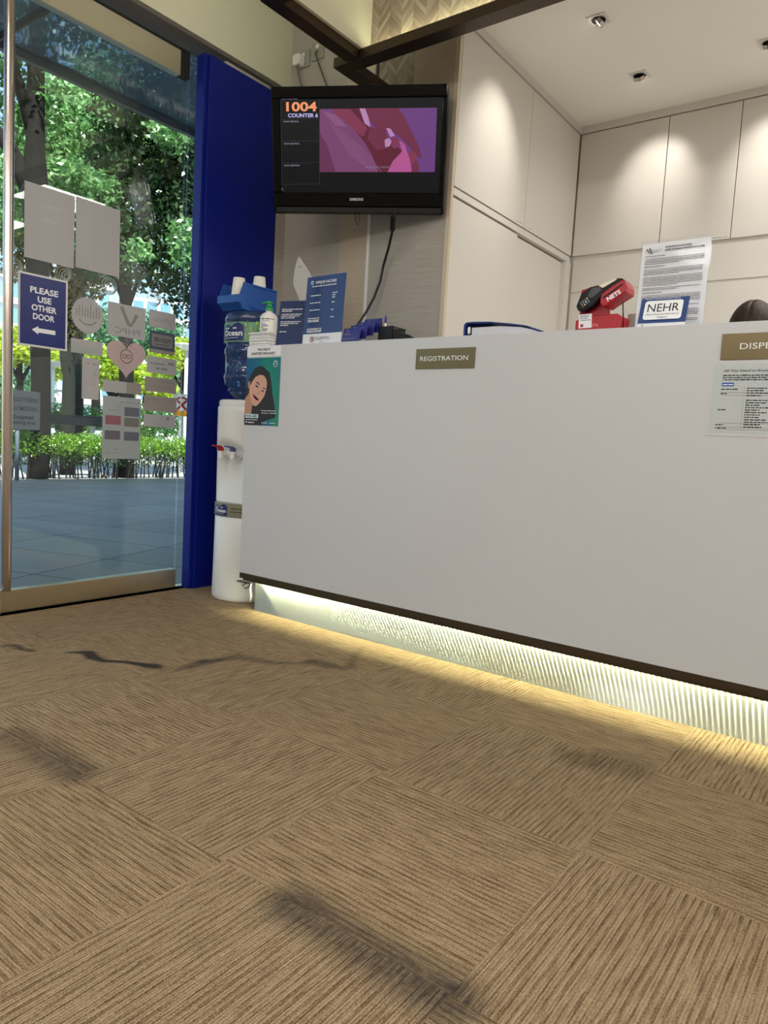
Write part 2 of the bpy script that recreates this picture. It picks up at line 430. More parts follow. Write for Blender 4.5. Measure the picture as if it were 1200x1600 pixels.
# ------------------------------------------------------------------ lettering helpers
_tc = {}
def glyphs(body, bold, shear):
    k = (body, bold, shear)
    if k not in _tc:
        c = bpy.data.curves.new('t', 'FONT'); c.body = body; c.size = 1; c.offset = bold; c.shear = shear; c.resolution_u = 3
        o = bpy.data.objects.new('t', c); me = bpy.data.meshes.new_from_object(o)
        vs = [tuple(v.co) for v in me.vertices]; fs = [tuple(p.vertices) for p in me.polygons]
        bpy.data.objects.remove(o); bpy.data.curves.remove(c); bpy.data.meshes.remove(me)
        xs = [v[0] for v in vs]; ys = [v[1] for v in vs]
        _tc[k] = (vs, fs, min(xs), max(xs), min(ys), max(ys))
    return _tc[k]
def text(mb, fr, body, a0, a1, b0, h, c=.0008, m=0, bold=0.0, shear=0.0, mirror=False, skew=0.0, align='l'):
    """body between a0 and a1 (a1 None: natural width), baseline b0, cap height h"""
    vs, fs, x0, x1, y0, y1 = glyphs(body, bold, shear)
    cap = .69
    sy = h/cap; sx = (a1-a0)/(x1-x0) if a1 is not None else sy
    if a1 is None and align == 'c': a0 = a0-(x1-x0)*sx/2
    out = []
    for v in vs:
        x = (v[0]-x0)*sx
        if mirror: x = (x1-x0)*sx-x
        out.append(fr.p(a0+x, b0+v[1]*sy+x*skew, c))
    if mirror: fs = [f[::-1] for f in fs]
    mb.add(out, fs, m)
def words(mb, fr, a0, a1, b, h, c=.0008, m=0, seed=0, fill=1.0):
    """a line of print too small to read"""
    r = random.Random(seed); x = a0; end = a0+(a1-a0)*fill
    while x < end:
        w = h*r.choice([1.2, 2, 2.6, 3.4, 4.4]); w = min(w, end-x)
        if w > h*.5: mb.poly([(x, b), (x+w, b), (x+w, b+h*r.uniform(.75, 1)), (x, b+h*r.uniform(.75, 1))], fr, c, m)
        x += w+h*.6
def ell(a, b, ra, rb, n=32, t0=0, t1=2*PI):
    k = n if abs(t1-t0-2*PI) < 1e-6 else n+1
    return [(a+ra*math.cos(t0+(t1-t0)*i/n), b+rb*math.sin(t0+(t1-t0)*i/n)) for i in range(k)]
def ring(mb, fr, a, b, r0, r1, c, m=0, n=28, ky=1.0):
    for i in range(n):
        t, u = 2*PI*i/n, 2*PI*(i+1)/n
        mb.poly([(a+r0*math.cos(t), b+r0*ky*math.sin(t)), (a+r1*math.cos(t), b+r1*ky*math.sin(t)), (a+r1*math.cos(u), b+r1*ky*math.sin(u)), (a+r0*math.cos(u), b+r0*ky*math.sin(u))], fr, c, m)
def rrect(a0, a1, b0, b1, r, n=5):
    out = []
    for (cx, cy, t) in ((a1-r, b1-r, 0), (a0+r, b1-r, PI/2), (a0+r, b0+r, PI), (a1-r, b0+r, 1.5*PI)):
        out += [(cx+r*math.cos(t+PI/2*i/n), cy+r*math.sin(t+PI/2*i/n)) for i in range(n+1)]
    return out

# =================================================================== THE SETTING
# floor, one sheet of carpet tiles; the dark smears are worn into it
def floor():
    xs = np.unique(np.concatenate([np.arange(-1.56, 1.2, .014), np.linspace(1.2, 5, 20)]))
    ys = np.unique(np.concatenate([np.linspace(-4.5, -.6, 20), np.arange(-.6, 1.3, .014), np.linspace(1.3, 3.42, 12)]))
    nx, ny = len(xs), len(ys)
    gx, gy = np.meshgrid(xs, ys); V = np.stack([gx.ravel(), gy.ravel(), np.zeros(nx*ny)], 1)
    idx = np.arange(nx*ny).reshape(ny, nx)
    Fc = np.stack([idx[:-1, :-1], idx[:-1, 1:], idx[1:, 1:], idx[1:, :-1]], -1).reshape(-1, 4)
    me = bpy.data.meshes.new('floor'); me.from_pydata(V.tolist(), [], Fc.tolist()); me.materials.append(M['carpet'])
    st = np.zeros(len(V))
    def stroke(px, w, a):
        P = [at(u, v, z=0)[:2] for u, v in px]
        if np.isscalar(w): w = [w]*len(P)
        if np.isscalar(a): a = [a]*len(P)
        for i in range(len(P)-1):
            p, q = P[i], P[i+1]; d = q-p; L = d@d
            t = np.clip(((V[:, :2]-p)@d)/L, 0, 1)
            dd = np.hypot(*(V[:, :2]-(p+t[:, None]*d)).T)
            ww = w[i]+(w[i+1]-w[i])*t; aa = a[i]+(a[i+1]-a[i])*t
            np.maximum(st, aa*np.clip(1.5-dd/ww, 0, 1), out=st)
    stroke([(8, 1009), (25, 1008), (33, 1014), (52, 1017)], .013, .8)
    stroke([(102, 1020), (122, 1019), (138, 1020), (145, 1027), (163, 1033), (190, 1034), (215, 1037), (240, 1041), (250, 1043)],
           [.006, .012, .021, .020, .012, .010, .012, .023, .014], [.9, 1.3, 1.4, 1.4, 1.3, 1.3, 1.4, 1.4, .8])
    stroke([(275, 1047), (300, 1041), (318, 1034), (345, 1031), (372, 1026), (400, 1031), (430, 1036), (470, 1036), (492, 1034), (505, 1038), (535, 1044), (548, 1042), (556, 1022), (565, 1012)],
           [.01, .02, .03, .02, .03, .03, .016, .014, .03, .03, .018, .02, .012, .008], [.4, .7, .85, .7, .5, .5, .5, .5, .7, .6, .5, .45, .35, .2])
    stroke([(20, 1149), (60, 1170), (120, 1208)], .05, [.45, .5, .62])
    stroke([(458, 1412), (520, 1450), (600, 1500), (700, 1560)], [.05, .045, .045, .05], [.72, .6, .68, .78])
    stroke([(900, 1185), (940, 1190), (978, 1198)], [.05, .06, .06], .42)
    al = me.attributes.new('stain', 'FLOAT', 'POINT'); al.data.foreach_set('value', st.astype(np.float32))
    o = bpy.data.objects.new('floor', me); COL.objects.link(o); struct(o)
floor()

XB = -1.46                                   # face of bulkhead and blue panel
XD = -1.55                                   # door glass
YW = 2.017                                   # wall behind the television
XC = -.39                                    # face of the side cabinets
YC = 3.4                                     # face of the back cabinets
struct(MB().box(-1.7, 5.2, -4.7, 1.72, CEIL, CEIL+.15).build('ceiling', M['ceil']))
o = struct(MB().box(-.40, 5.2, 1.725, 3.7, 2.75, 2.9).build('ceiling', M['ceil'])); o.name = 'ceiling_staff'
struct(MB().box(-1.7, -.40, 1.72, 2.2, CEIL, CEIL+.15).build('ceiling_corner', M['ceil']))
# bulkhead above the glass
struct(MB().box(-1.62, XB, -4.5, YW, 2.65, CEIL).build('wall_left', M['ivory']))
t = MB().box(-1.60, XB-.004, -4.5, YW, 2.632, 2.65).build('trim_1', mat('bulkhead_soffit', (98, 92, 84), .6)); struct(t)
# wall behind the television: joined wall panels
w = MB()
w.box(-1.6, -1.054, YW, YW+.01, 0, CEIL, 0)
w.box(-1.054, -.875, YW-.004, YW+.01, 0, CEIL, 1)
w.box(-.856, -.412, YW, YW+.01, 0, 2.40, 0)
w.box(-.856, -.647, YW, YW+.01, 2.40, CEIL, 2)
w.box(-.645, -.412, YW, YW+.01, 2.40, CEIL, 1)
w.box(-1.6, -.412, YW+.010, YW+.012, 0, CEIL, 3)
struct(w.build('wall_front', [M['panel_grey'], M['panel_beige'], M['herring'], M['blackgap']]))
struct(MB().box(-.873, -.857, YW-.008, YW+.01, 0, 2.55).build('trim_2', M['white_matt'], bevel=.002))
struct(MB().box(-.412, XC, YW-.006, 2.03, 0, 2.75).build('trim_3', M['wood']))
# behind and beside the camera
struct(MB().box(-.5, 5.0, 1.70, 3.42, .0005, .003).build('floor_staff_bounce', mat('pale_bounce_sheet', (228, 224, 216), .5)))  # hidden pale sheet added to bounce light up to the staff ceiling
struct(MB().box(-1.5, 5.0, -4.5, -4.40, 2.38, 2.52).build('trim_5', M['wallp'])); struct(MB().box(4.9, 5.0, -4.4, 1.6, 2.38, 2.52).build('trim_6', M['wallp']))  # ledges made up to carry the added wall uplights
struct(MB().box(-1.6, 5.2, -4.65, -4.5, 0, CEIL).build('wall_back', M['wallp']))
struct(MB().box(5.0, 5.15, -4.5, 3.7, 0, CEIL).build('wall_right', M['wallp']))
struct(MB().box(-1.62, -1.5, -4.5, -2.0, 0, 2.65).build('wall_left_side', M['wallp']))
struct(MB().box(-.41, 5.2, YC+.02, YC+.3, 0, 2.9).build('wall_far', M['cab']))
struct(MB().box(-1.6, XC-.32, YW+.16, 3.7, 0, 3.0).build('wall_core', M['wallp']))
# unseen storeys above the clinic, added and sized to shade the pavement
struct(MB().box(-1.62, 7, -9, 9, CEIL+.2, 9.5).build('wall_upper_shade', M['concrete']))
struct(MB().box(-1.62, -1.5, YW+.16, 9, 0, 3.25).build('wall_street', M['concrete']))
struct(MB().box(-1.62, -1.5, -9, -4.5, 0, 3.25).build('wall_street_2', M['concrete']))

# glazing: fixed panes either side of the door, then the door leaf
def pane(name, y0, y1, z0, z1):
    o = MB().box(XD-.006, XD+.006, y0, y1, z0, z1).build(name, M['glass']); struct(o); return o
pane('window_1', 1.43, 2.0, 0.0, 2.64)
g2 = pane('window_2', -2.0, .52, .10, 2.64)
o = MB().box(XD-.02, XD+.02, -2.0, .545, 0, .10).build('window_rail', M['steel'], parent=g2)
door = thing('door_1', None, None, (XD, .97, 0)); door['kind'] = 'structure'
MB().box(XD-.006, XD+.006, .56, 1.412, .09, 2.48).build('glass_pane', M['glass'], parent=door)
MB().box(XD-.022, XD+.022, .545, 1.414, .004, .098).build('bottom_rail', M['steel'], parent=door, bevel=.002)
h = MB().box(XD-.02, XD+.02, .545, 1.36, 2.475, 2.585, 0)
h.box(XD-.018, XD+.018, 1.36, 1.414, 2.475, 2.60, 1)
h.box(XD-.008, XD+.021, .545, 1.36, 2.585, 2.597, 1)
h.build('top_rail', [M['steel'], M['blackgap']], parent=door, bevel=.001)
MB().lathe([(.019, .098), (.0195, .12), (.0195, 2.9)], XD+.024, .563, 24).build('stile', M['chrome'], parent=door, smooth=False)
MB().box(XD+.002, XD+.012, .574, .584, .10, 2.48).build('seal', M['blackgap'], parent=door)
struct(MB().box(XD-.02, XD+.02, -2.0, .50, 2.60, 2.65).build('trim_4', M['bronze_dark']))

# blue panel beside the door
bp = thing('blue_panel', 'tall dark blue lacquered partition panel beside the glass door', 'panel', (XB-.02, 1.7, 0))
MB().box(XB-.03, XB, 1.475, 1.945, 0, 2.60).build('face', M['blue'], parent=bp, bevel=.002)
MB().box(XB-.07, XB-.012, 1.452, 1.476, 0, 2.602).build('edge_strip', M['blue'], parent=bp, bevel=.003)
struct(MB().box(-1.6, XB-.032, 1.6, YW, 0, 2.64).build('wall_corner', M['wallp']))
struct(MB().box(-1.6, XB, 1.947, YW, 0, 2.64).build('wall_corner_face', M['panel_grey']))

# =================================================================== OVERHEAD CANOPY FRAMES
cn = thing('ceiling_canopy', 'dark bronze framed canopy with chevron wood fascia hung over the counter', 'canopy', (.9, 1.6, 2.45))
ZB, ZT = 2.45, 2.492
f1 = MB().box(-.742, -.675, 1.13, 1.642, ZB+.002, ZT)
f1.box(-.675, 3.2, 1.13, 1.19, ZB+.002, ZT)
f1.build('outer_frame', M['bronze_dark'], parent=cn, bevel=.0015)
f2 = MB().box(-.822, 3.2, 1.648, 1.722, ZB, ZT)
f2.box(-.822, -.748, 1.722, YW-.006, ZB, ZT)
f2.build('inner_frame', M['bronze_dark'], parent=cn, bevel=.0015)
MB().box(-.66, 3.2, 1.705, 1.722, ZT, CEIL-.002).build('chevron_fascia', M['herring'], parent=cn)
MB().box(-.69, -.66, 1.16, 1.722, ZT, CEIL-.002).build('side_panel', M['ivory'], parent=cn)
cove = MB()
for i in range(60): cove.box(-.63+i*.06, -.60+i*.06, 1.668, 1.674, ZT, ZT+.003)
cv = cove.build('cove_light', mat('cove_led', (255, 240, 170), emit=6, ecol=(255, 236, 150)), parent=cn); cv['kind'] = 'stuff'
for k in range(2):
    area('cove_lamp', (-.62+.5+k*1.3, 1.672, ZT+.006), (-.62+.5+k*1.3, 1.70, 3.0), 1.0, .012, 1.0, (1.0, .95, .62))

area('cove_lamp', (-.732, 1.39, ZT+.004), (-.95, 1.39, 3.0), .46, .012, 1.5, (1.0, 1.0, .84))  # unseen uplight added on the left beam to brighten the bulkhead

# =================================================================== CABINETS
def cab_thing(name, label, loc): return thing(name, label, 'cabinet', loc)
c1 = cab_thing('wall_cabinet', 'cream two door upper cabinet on the left side wall of the staff area', (XC, 2.7, 1.99))
MB().box(XC-.3, XC-.022, 2.19, 3.4, 1.99, 2.75).build('body', M['cab_edge'], parent=c1)
MB().box(XC-.02, XC+.006, 2.03, 3.40, 2.708, 2.75).build('top_filler', M['cab'], parent=c1)
MB().box(XC-.02, XC, 2.034, 2.749, 1.993, 2.703).build('door', M['cab'], parent=c1, bevel=.0015)
MB().box(XC-.02, XC, 2.752, 3.392, 1.993, 2.703).build('door', M['cab'], parent=c1, bevel=.0015)
c2 = cab_thing('storage_cabinet', 'cream sliding door cabinet under the left upper cabinet', (XC, 2.7, 0))
MB().box(XC-.3, XC-.05, 2.19, 3.4, 0, 1.985).build('body', M['cab_edge'], parent=c2)
MB().box(XC-.05, XC-.004, 2.034, 3.392, 1.955, 1.988).build('track', M['cab'], parent=c2, bevel=.001)
MB().box(XC-.024, XC-.008, 2.034, 2.700, 0, 1.946).build('sliding_door', M['cab'], parent=c2, bevel=.0015)
MB().box(XC-.048, XC-.030, 2.66, 3.33, 0, 1.946).build('sliding_door', M['cab'], parent=c2, bevel=.0015)
MB().box(XC-.05, XC, 3.33, 3.40, 0, 1.955).build('post', M['cab'], parent=c2)
xs = [XC+.004, .13, .505, .88, 1.255, 1.63, 2.005, 2.38]
names = ['cream upper cabinet in the inner corner of the back wall', 'cream upper cabinet second from the corner, above the posted notice',
         'cream upper cabinet at the right edge of the picture', 'upper cabinet', 'upper cabinet', 'upper cabinet', 'upper cabinet']
for i in range(3):
    a, b = xs[i], xs[i+1]
    c = cab_thing('wall_cabinet', names[i], ((a+b)/2, YC, 1.99))
    MB().box(a, b, YC+.022, YC+.3, 1.99, 2.75).build('body', M['cab_edge'], parent=c)
    MB().box(a, b, YC-.004, YC+.02, 2.708, 2.75).build('top_filler', M['cab'], parent=c)
    MB().box(a+.002, b-.002, YC, YC+.02, 1.995, 2.703).build('door', M['cab'], parent=c, bevel=.0015)
c = cab_thing('wall_cabinet', 'long run of cream upper cabinets past the right edge of the picture', (2.9, YC, 1.99))
MB().box(.88, 4.99, YC+.022, YC+.3, 1.99, 2.75).build('body', M['cab_edge'], parent=c)
for k in range(10): MB().box(.882+k*.41, .882+k*.41+.406, YC, YC+.02, 1.995, 2.745).build('door', M['cab'], parent=c, bevel=.0015)
c = cab_thing('low_cabinet', 'cream cabinet run with wide flat fronts below the back wall upper cabinets', (2, YC, 0))
MB().box(XC+.002, 4.99, YC+.03, YC+.3, 0, 1.985).build('body', M['cab_edge'], parent=c)
for (z0, z1) in ((1.782, 1.972), (1.30, 1.766), (.75, 1.284), (.1, .734)):
    MB().box(XC+.008, 4.98, YC+.012, YC+.032, z0, z1).build('front', M['cab'], parent=c, bevel=.0015)
    MB().box(XC+.008, 4.98, YC+.024, YC+.04, z1, z1+.016).build('grip_rail', M['cab'], parent=c)
def small_label(fr, a0, a1, b0, b1, label, n):
    t = thing('name_label', label, 'label', fr.p((a0+a1)/2, b0, 0))
    MB().prism([(a0, b0), (a1, b0), (a1, b1), (a0, b1)], 0, .0006, fr).build('card', M['white_pl'], parent=t)
    q = MB(); words(q, fr, a0+.004, a1-.004, (b0*.6+b1*.4), (b1-b0)*.35, .0012, seed=n); q.build('lettering', M['ink_grey'], parent=t)
FS = Fr((XC, 0, 0), (0, 1, 0), (0, 0, 1)); FB = Fr((0, YC, 0), (1, 0, 0), (0, 0, 1))
small_label(FS, 2.64, 2.73, 1.998, 2.012, 'small white label at the foot of the left side cabinet door', 1)
small_label(FS, 2.77, 2.85, 1.998, 2.012, 'small white label at the foot of the right side cabinet door', 2)
small_label(FB, .40, .495, 1.998, 2.012, 'small white label at the foot of the back cabinet above the notice', 3)

# recessed adjustable downlights with their own lamps
def downlight(x, y, tgt, label, watts):
    z = 2.75
    t = thing('ceiling_light', label, 'downlight', (x, y, z), 'recessed square downlights over the staff area')
    q = MB()
    for (a0, a1, b0, b1) in ((-.045, .045, -.045, -.034), (-.045, .045, .034, .045), (-.045, -.034, -.034, .034), (.034, .045, -.034, .034)):
        q.box(x+a0, x+a1, y+b0, y+b1, z-.004, z+.001)
    q.lathe([(.034, z-.003), (.048, z-.002)], x, y, 4, caps=False)
    q.box(x-.034, x+.034, y-.034, y+.034, z-.0022, z-.0018)
    q.build('frame', M['white_matt'], parent=t)
    d = (Vector(tgt)-Vector((x, y, z-.02))).normalized()
    fr_u = d.cross(Vector((0, 0, 1))).normalized(); fr_v = d.cross(fr_u).normalized()
    fr = Fr((x, y, z-.012), fr_u, -fr_v)
    if fr.n[2] > 0: fr = Fr((x, y, z-.012), fr_u, fr_v)
    MB().lathe([(.031, z-.0045), (.029, z-.005)], x, y, 24).build('recess', mat('dark_recess', (30, 26, 22), .8), parent=t)
    MB().lathe([(.026, -.012), (.028, .006), (.024, .007), (.02, .002)], 0, 0, 24, fr=fr).build('lamp_housing', M['chrome'], parent=t, smooth=False)
    MB().lathe([(.021, .0022), (.019, .0042)], 0, 0, 20, fr=fr).build('lamp_face', mat('lamp_face', (255, 246, 230), emit=14, ecol=(255, 242, 222)), parent=t)
    l = bpy.data.lights.new('spot', 'SPOT'); l.energy = watts; l.spot_size = math.radians(60); l.spot_blend = 1.0; l.color = (1, .93, .84); l.shadow_soft_size = .02
    o = bpy.data.objects.new('downlight_lamp', l); COL.objects.link(o); o.location = Vector((x, y, z-.02))+d*.035
    o.rotation_euler = d.to_track_quat('-Z', 'Y').to_euler()
downlight(.09, 2.40, (-.39, 2.36, 2.28), 'square white downlight nearest the canopy, its lamp shining at the side cabinets', 18)
downlight(.092, 2.972, (.08, 3.4, 2.36), 'square white downlight in the middle of the ceiling facing the back cabinets', 13)
downlight(.69, 2.975, (.68, 3.4, 2.36), 'square white downlight cut by the right edge of the picture', 13)
# casings made up for the added, unseen panel lamps
for i, (x, y) in enumerate(FILL_PANELS):
    t = thing('ceiling_fill_panel', 'unseen square ceiling panel light added to brighten the waiting area', 'ceiling light', (x, y, CEIL), 'flat panel lights added to brighten the waiting area')
    MB().box(x-.3, x+.3, y-.3, y+.3, CEIL-.03, CEIL-.001).build('frame', M['white_matt'], parent=t)
for (x, y) in [(1.6, 2.5), (2.9, 2.5)]:
    t = thing('ceiling_fill_panel', 'unseen square ceiling panel light added to brighten the staff area', 'ceiling light', (x, y, 2.75), 'flat panel lights added to brighten the staff area')
    MB().box(x-.3, x+.3, y-.3, y+.3, 2.72, 2.749).build('frame', M['white_matt'], parent=t)

# =================================================================== RECEPTION COUNTER
YF, CX0, CX1, CZ = 1.32, -.947, 3.6, 1.184
ct = thing('reception_counter', 'long white reception counter with floating front above a lit ribbed plinth', 'counter', (1.3, 1.5, 0))
MB().box(CX0, CX1, YF, YF+.02, .182, CZ).build('front_panel', M['counter'], parent=ct, bevel=.001)
MB().box(CX0, CX1, YF+.0205, 1.72, CZ-.03, CZ-.0005).build('counter_top', M['ctop'], parent=ct)
MB().box(CX0, CX0+.02, YF+.0205, 1.42, .182, CZ-.031).build('end_panel', M['counter'], parent=ct)
MB().box(CX0, CX1, YF, YF+.12, .158, .181).build('base_trim', M['bronze'], parent=ct)
MB().box(CX0+.021, CX1, 1.68, 1.70, .0, CZ-.031).build('back_panel', M['counter'], parent=ct)
pl = MB(); pl.box(-.922, CX1, 1.395, 1.42, 0, .158)
plo = pl.build('plinth', M['plinth'], parent=ct)
uv = plo.data.uv_layers.new(name='UVMap')
for lp in plo.data.loops:
    co = plo.data.vertices[lp.vertex_index].co; uv.data[lp.index].uv = (co.x, co.z)
ls = thing('light_strip', 'bright strip of small lights under the front edge of the counter', 'light strip', (1.3, 1.38, .13))
q = MB(); q.box(-.97, CX1, 1.362, 1.365, .138, .157); q.box(-.97, CX1, 1.362, 1.393, .1545, .157)
q.build('tray', M['bronze'], parent=ls)
q = MB(); n = 0
x = -.90
while x < 1.9:
    q.add([(x-.0024, 1.376, .1500), (x+.0024, 1.376, .1500), (x+.0024, 1.385, .1535), (x-.0024, 1.385, .1535)], [(0, 3, 2, 1)]); x += .0166
q.build('lamps', mat('strip_led', (255, 255, 235), emit=430, ecol=(250, 252, 205)), parent=ls)
ls.children[-1]['kind'] = 'stuff'
# loose clip and wire at the left end of the strip
t = thing('mounting_clip', 'small loose clip and white wire hanging at the left end of the light strip', 'clip', (-.955, 1.37, .10))
MB().box(-1.0, -.92, 1.35, 1.375, .128, .132).build('bracket', M['bronze'], parent=t)
MB().tube([(-.95, 1.37, .127), (-.975, 1.365, .11), (-.955, 1.365, .1), (-.935, 1.37, .11), (-.93, 1.372, .126)], .0025, 6).build('hook', M['black'], parent=t, smooth=True)
MB().tube([(-.935, 1.378, .128), (-.938, 1.378, .10), (-.932, 1.38, .07), (-.936, 1.38, .04)], .006, 6).build('wire', M['white_pl'], parent=t, smooth=True)

FC = Fr((0, YF-.0004, 0), (1, 0, 0), (0, 0, 1))           # on the counter's front
def cpx(*pts): return [FC.px(u, v) for u, v in pts]
# metal name plates
def plate(a0, a1, b0, b1, word, ta0, ta1, label):
    t = thing('name_plate', label, 'sign', FC.p((a0+a1)/2, b0))
    MB().prism([(a0, b0), (a1, b0), (a1, b1), (a0, b1)], .0, .003, FC).build('plate', M['plate'], parent=t, bevel=.0004)
    q = MB(); text(q, FC, word, ta0, ta1, b0+.028, .016, .0034, bold=.0); q.build('lettering', M['white_ink'], parent=t)
M['plate'] = brushed('bronze_plate', (112, 100, 76), .36, .6)
plate(-.047, .199, 1.072, 1.143, 'REGISTRATION', -.028, .172, 'bronze metal plate reading REGISTRATION on the counter front')
plate(.986, 1.232, 1.081, 1.152, 'DISPENSARY', 1.034, 1.212, 'bronze metal plate reading DISPENSARY at the right edge of the counter front')
# poster and strip at the left end
t = thing('notice_strip', 'white strip reading THIS AREA IS SANITIZED REGULARLY above the poster', 'sign', FC.p(-.84, 1.14))
MB().prism([(-.949, 1.137), (-.742, 1.140), (-.742, 1.182), (-.949, 1.182)], .0, .0006, FC).build('sheet', M['paper'], parent=t)
q = MB(); text(q, FC, 'THIS AREA IS', -.885, -.806, 1.163, .010, .0012, bold=.025); text(q, FC, 'SANITIZED REGULARLY', -.922, -.772, 1.146, .010, .0012, bold=.025)
q.build('lettering', M['ink'], parent=t)
t = thing('poster', 'teal poster of a smiling woman with long dark hair reading FOR HER', 'poster', FC.p(-.846, .84))
A0, A1, B0, B1 = -.951, -.741, .843, 1.133
def PP(pts):                                                # poster fractions (x right, y down)
    return [(A0+(A1-A0)*x, B1-(B1-B0)*y) for x, y in pts]
def poster_mat():
    mt, nt, b = newmat('poster_print', .3, .4)
    x, y, z = coords(nt)
    s = (x+.2)*3.2+.05+(z-.1)*1.0
    c = ramp(nt, s, [(.05, (10, 70, 135)), (.45, (0, 100, 130)), (.62, (8, 128, 104)), (.95, (0, 110, 130))])
    nt.links.new(c, b.inputs['Base Color']); return mt
pm = poster_mat()
psheet = MB().prism([(A0-.0, B0), (A1, B0), (A1, B1), (A0, B1)], .0007, .0014, FC).build('sheet', pm, parent=t, loc=FC.p(-.80, .99))
psheet.matrix_parent_inverse = Matrix.Translation(t.location).inverted()
skin = mat('poster_skin', (205, 160, 138), .5); hairm = mat('poster_hair', (28, 22, 24), .5); lipm = mat('poster_lips', (176, 76, 76), .5); shade = mat('poster_cheek', (182, 132, 110), .5)
q = MB()
q.poly(PP([(0, .46), (.06, .36), (.14, .25), (.26, .16), (.42, .12), (.54, .14), (.6, .18), (.7, .22), (.76, .36), (.8, .52), (.87, .68), (.9, .78), (.92, .84), (.9, .88), (.62, .93), (.5, 1.0), (0, 1.0), (0, .6)]), FC, .0018, 0)
q.poly(PP([(.0, .6), (.08, .55), (.14, .5), (.3, .62), (.22, .72), (.2, .84), (.05, .84), (0, .84)]), FC, .0021, 3)
q.poly(PP([(.07, .38), (.1, .34), (.13, .35), (.15, .43), (.14, .46), (.09, .45)]), FC, .0023, 3)
q.poly(PP([(.14, .42), (.2, .35), (.3, .28), (.42, .25), (.53, .26), (.61, .31), (.64, .38), (.62, .48), (.58, .56), (.5, .63), (.42, .68), (.34, .715), (.27, .71), (.2, .66), (.15, .58), (.12, .5)]), FC, .0025, 1)
for pts, mi in (([(.3, .36), (.36, .355), (.43, .39), (.42, .405), (.35, .375)], 0), ([(.5, .44), (.56, .44), (.6, .455), (.59, .47), (.55, .455)], 0),
                ([(.29, .41), (.33, .4), (.4, .43), (.39, .442), (.33, .43)], 0), ([(.48, .475), (.53, .48), (.57, .5), (.56, .51), (.5, .495)], 0),
                ([(.42, .47), (.44, .51), (.42, .54), (.38, .53), (.40, .515)], 3),
                ([(.24, .53), (.3, .555), (.36, .59), (.42, .61), (.41, .635), (.34, .63), (.28, .6), (.235, .555)], 2), ([(.25, .543), (.3, .565), (.36, .597), (.405, .612), (.39, .626), (.325, .61), (.268, .575)], 4)):
    q.poly(PP(pts), FC, .0029, mi)
q.build('portrait', [hairm, skin, lipm, shade, M['white_ink']], parent=t)
q = MB()
q.poly(PP([(.04, .835), (.42, .835), (.42, .895), (.04, .895)]), FC, .0032, 1)
a = PP([(.07, .885), (.39, .885)]); text(q, FC, 'FOR HER', a[0][0], a[1][0], a[0][1], .0105, .0036, m=0, bold=.03)
cx, cy = PP([(.87, .095)])[0]; ring(q, FC, cx, cy, .0115, .0135, .0032, 2)
for k, ch in enumerate('BA'): text(q, FC, ch, cx-.002, cx+.0025, cy+.0062-.0065*k, .0045, .0034, m=2)
for k, ch in enumerate('YER'): text(q, FC, ch, cx-.002, cx+.0025, cy-.0058-.0*k, .0035, .0034, m=2) if k == 0 else None
text(q, FC, 'BAYER', cx-.0095, cx+.0095, cy-.001, .003, .0034, m=2)
for i, (x0, x1, y0) in enumerate([(.5, .93, .785), (.52, .7, .82), (.74, .95, .82), (.52, .7, .965), (.76, .93, .965), (.05, .4, .925)]):
    aa = PP([(x0, y0), (x1, y0)]); words(q, FC, aa[0][0], aa[1][0], aa[0][1], .003, .0033, 2, seed=i)
aa = PP([(.12, .965), (.3, .965)]); words(q, FC, aa[0][0], aa[1][0], aa[0][1]-.001, .005, .0033, 2, seed=9); q.poly(ell(PP([(.07, .955)])[0][0], PP([(.07, .955)])[0][1], .0035, .0045, 12), FC, .0033, 2)
q.build('lettering', [mat('teal_ink', (10, 70, 96), .5), mat('pale_band', (206, 226, 232), .5), M['white_ink']], parent=t)
# pricing sheet on the right
t = thing('information_sheet', 'laminated health screening information sheet taped below the DISPENSARY plate', 'notice', FC.p(1.1, .87))
MB().prism([(.961, .871), (1.262, .871), (1.262, 1.077), (.963, 1.077)], 0, .0008, FC).build('laminate', mat('laminate_film', (200, 203, 204), .2, spec=.6), parent=t)
MB().prism([(.972, .879), (1.255, .879), (1.255, 1.070), (.972, 1.070)], .0009, .0013, FC).build('sheet', mat('cool_paper', (186, 193, 194), .6), parent=t)
q = MB()
text(q, FC, 'All You Need to Know About Health Screening', .998, 1.235, 1.048, .0062, .0018, shear=.3, bold=.01)
for k in range(3): words(q, FC, .998, 1.24, 1.0365-k*.006, .0032, .0018, seed=k)
q.poly([(.997, 1.008), (1.028, 1.008), (1.028, 1.018), (.997, 1.018)], FC, .0017, 1); q.poly([(1.118, 1.008), (1.15, 1.008), (1.15, 1.018), (1.118, 1.018)], FC, .0017, 1)
words(q, FC, .999, 1.026, 1.0115, .003, .002, m=2, seed=5)
for zz in (.9905, .983, .906, .895, .8895): q.poly([(.996, zz), (1.24, zz), (1.24, zz+.0005), (.996, zz+.0005)], FC, .0017, 0)
zz = 1.0015
for k in range(17):
    if k not in (4,): words(q, FC, 1.062, 1.062+random.uniform(.035, .08), zz, .0032, .0018, seed=20+k); q.poly([(1.055, zz+.001), (1.0566, zz+.001), (1.0566, zz+.0026), (1.055, zz+.0026)], FC, .0018)
    zz -= .0066
for (a, b, w_) in ((.996, .9985, .045), (.996, .9865, .016), (.992, .942, .022), (.99, .9, .02), (.99, .891, .028)): words(q, FC, a, a+w_, b, .0032, .0018, seed=int(b*999))
q.build('lettering', [M['ink'], mat('table_blue', (24, 84, 170), .5), M['white_ink']], parent=t)

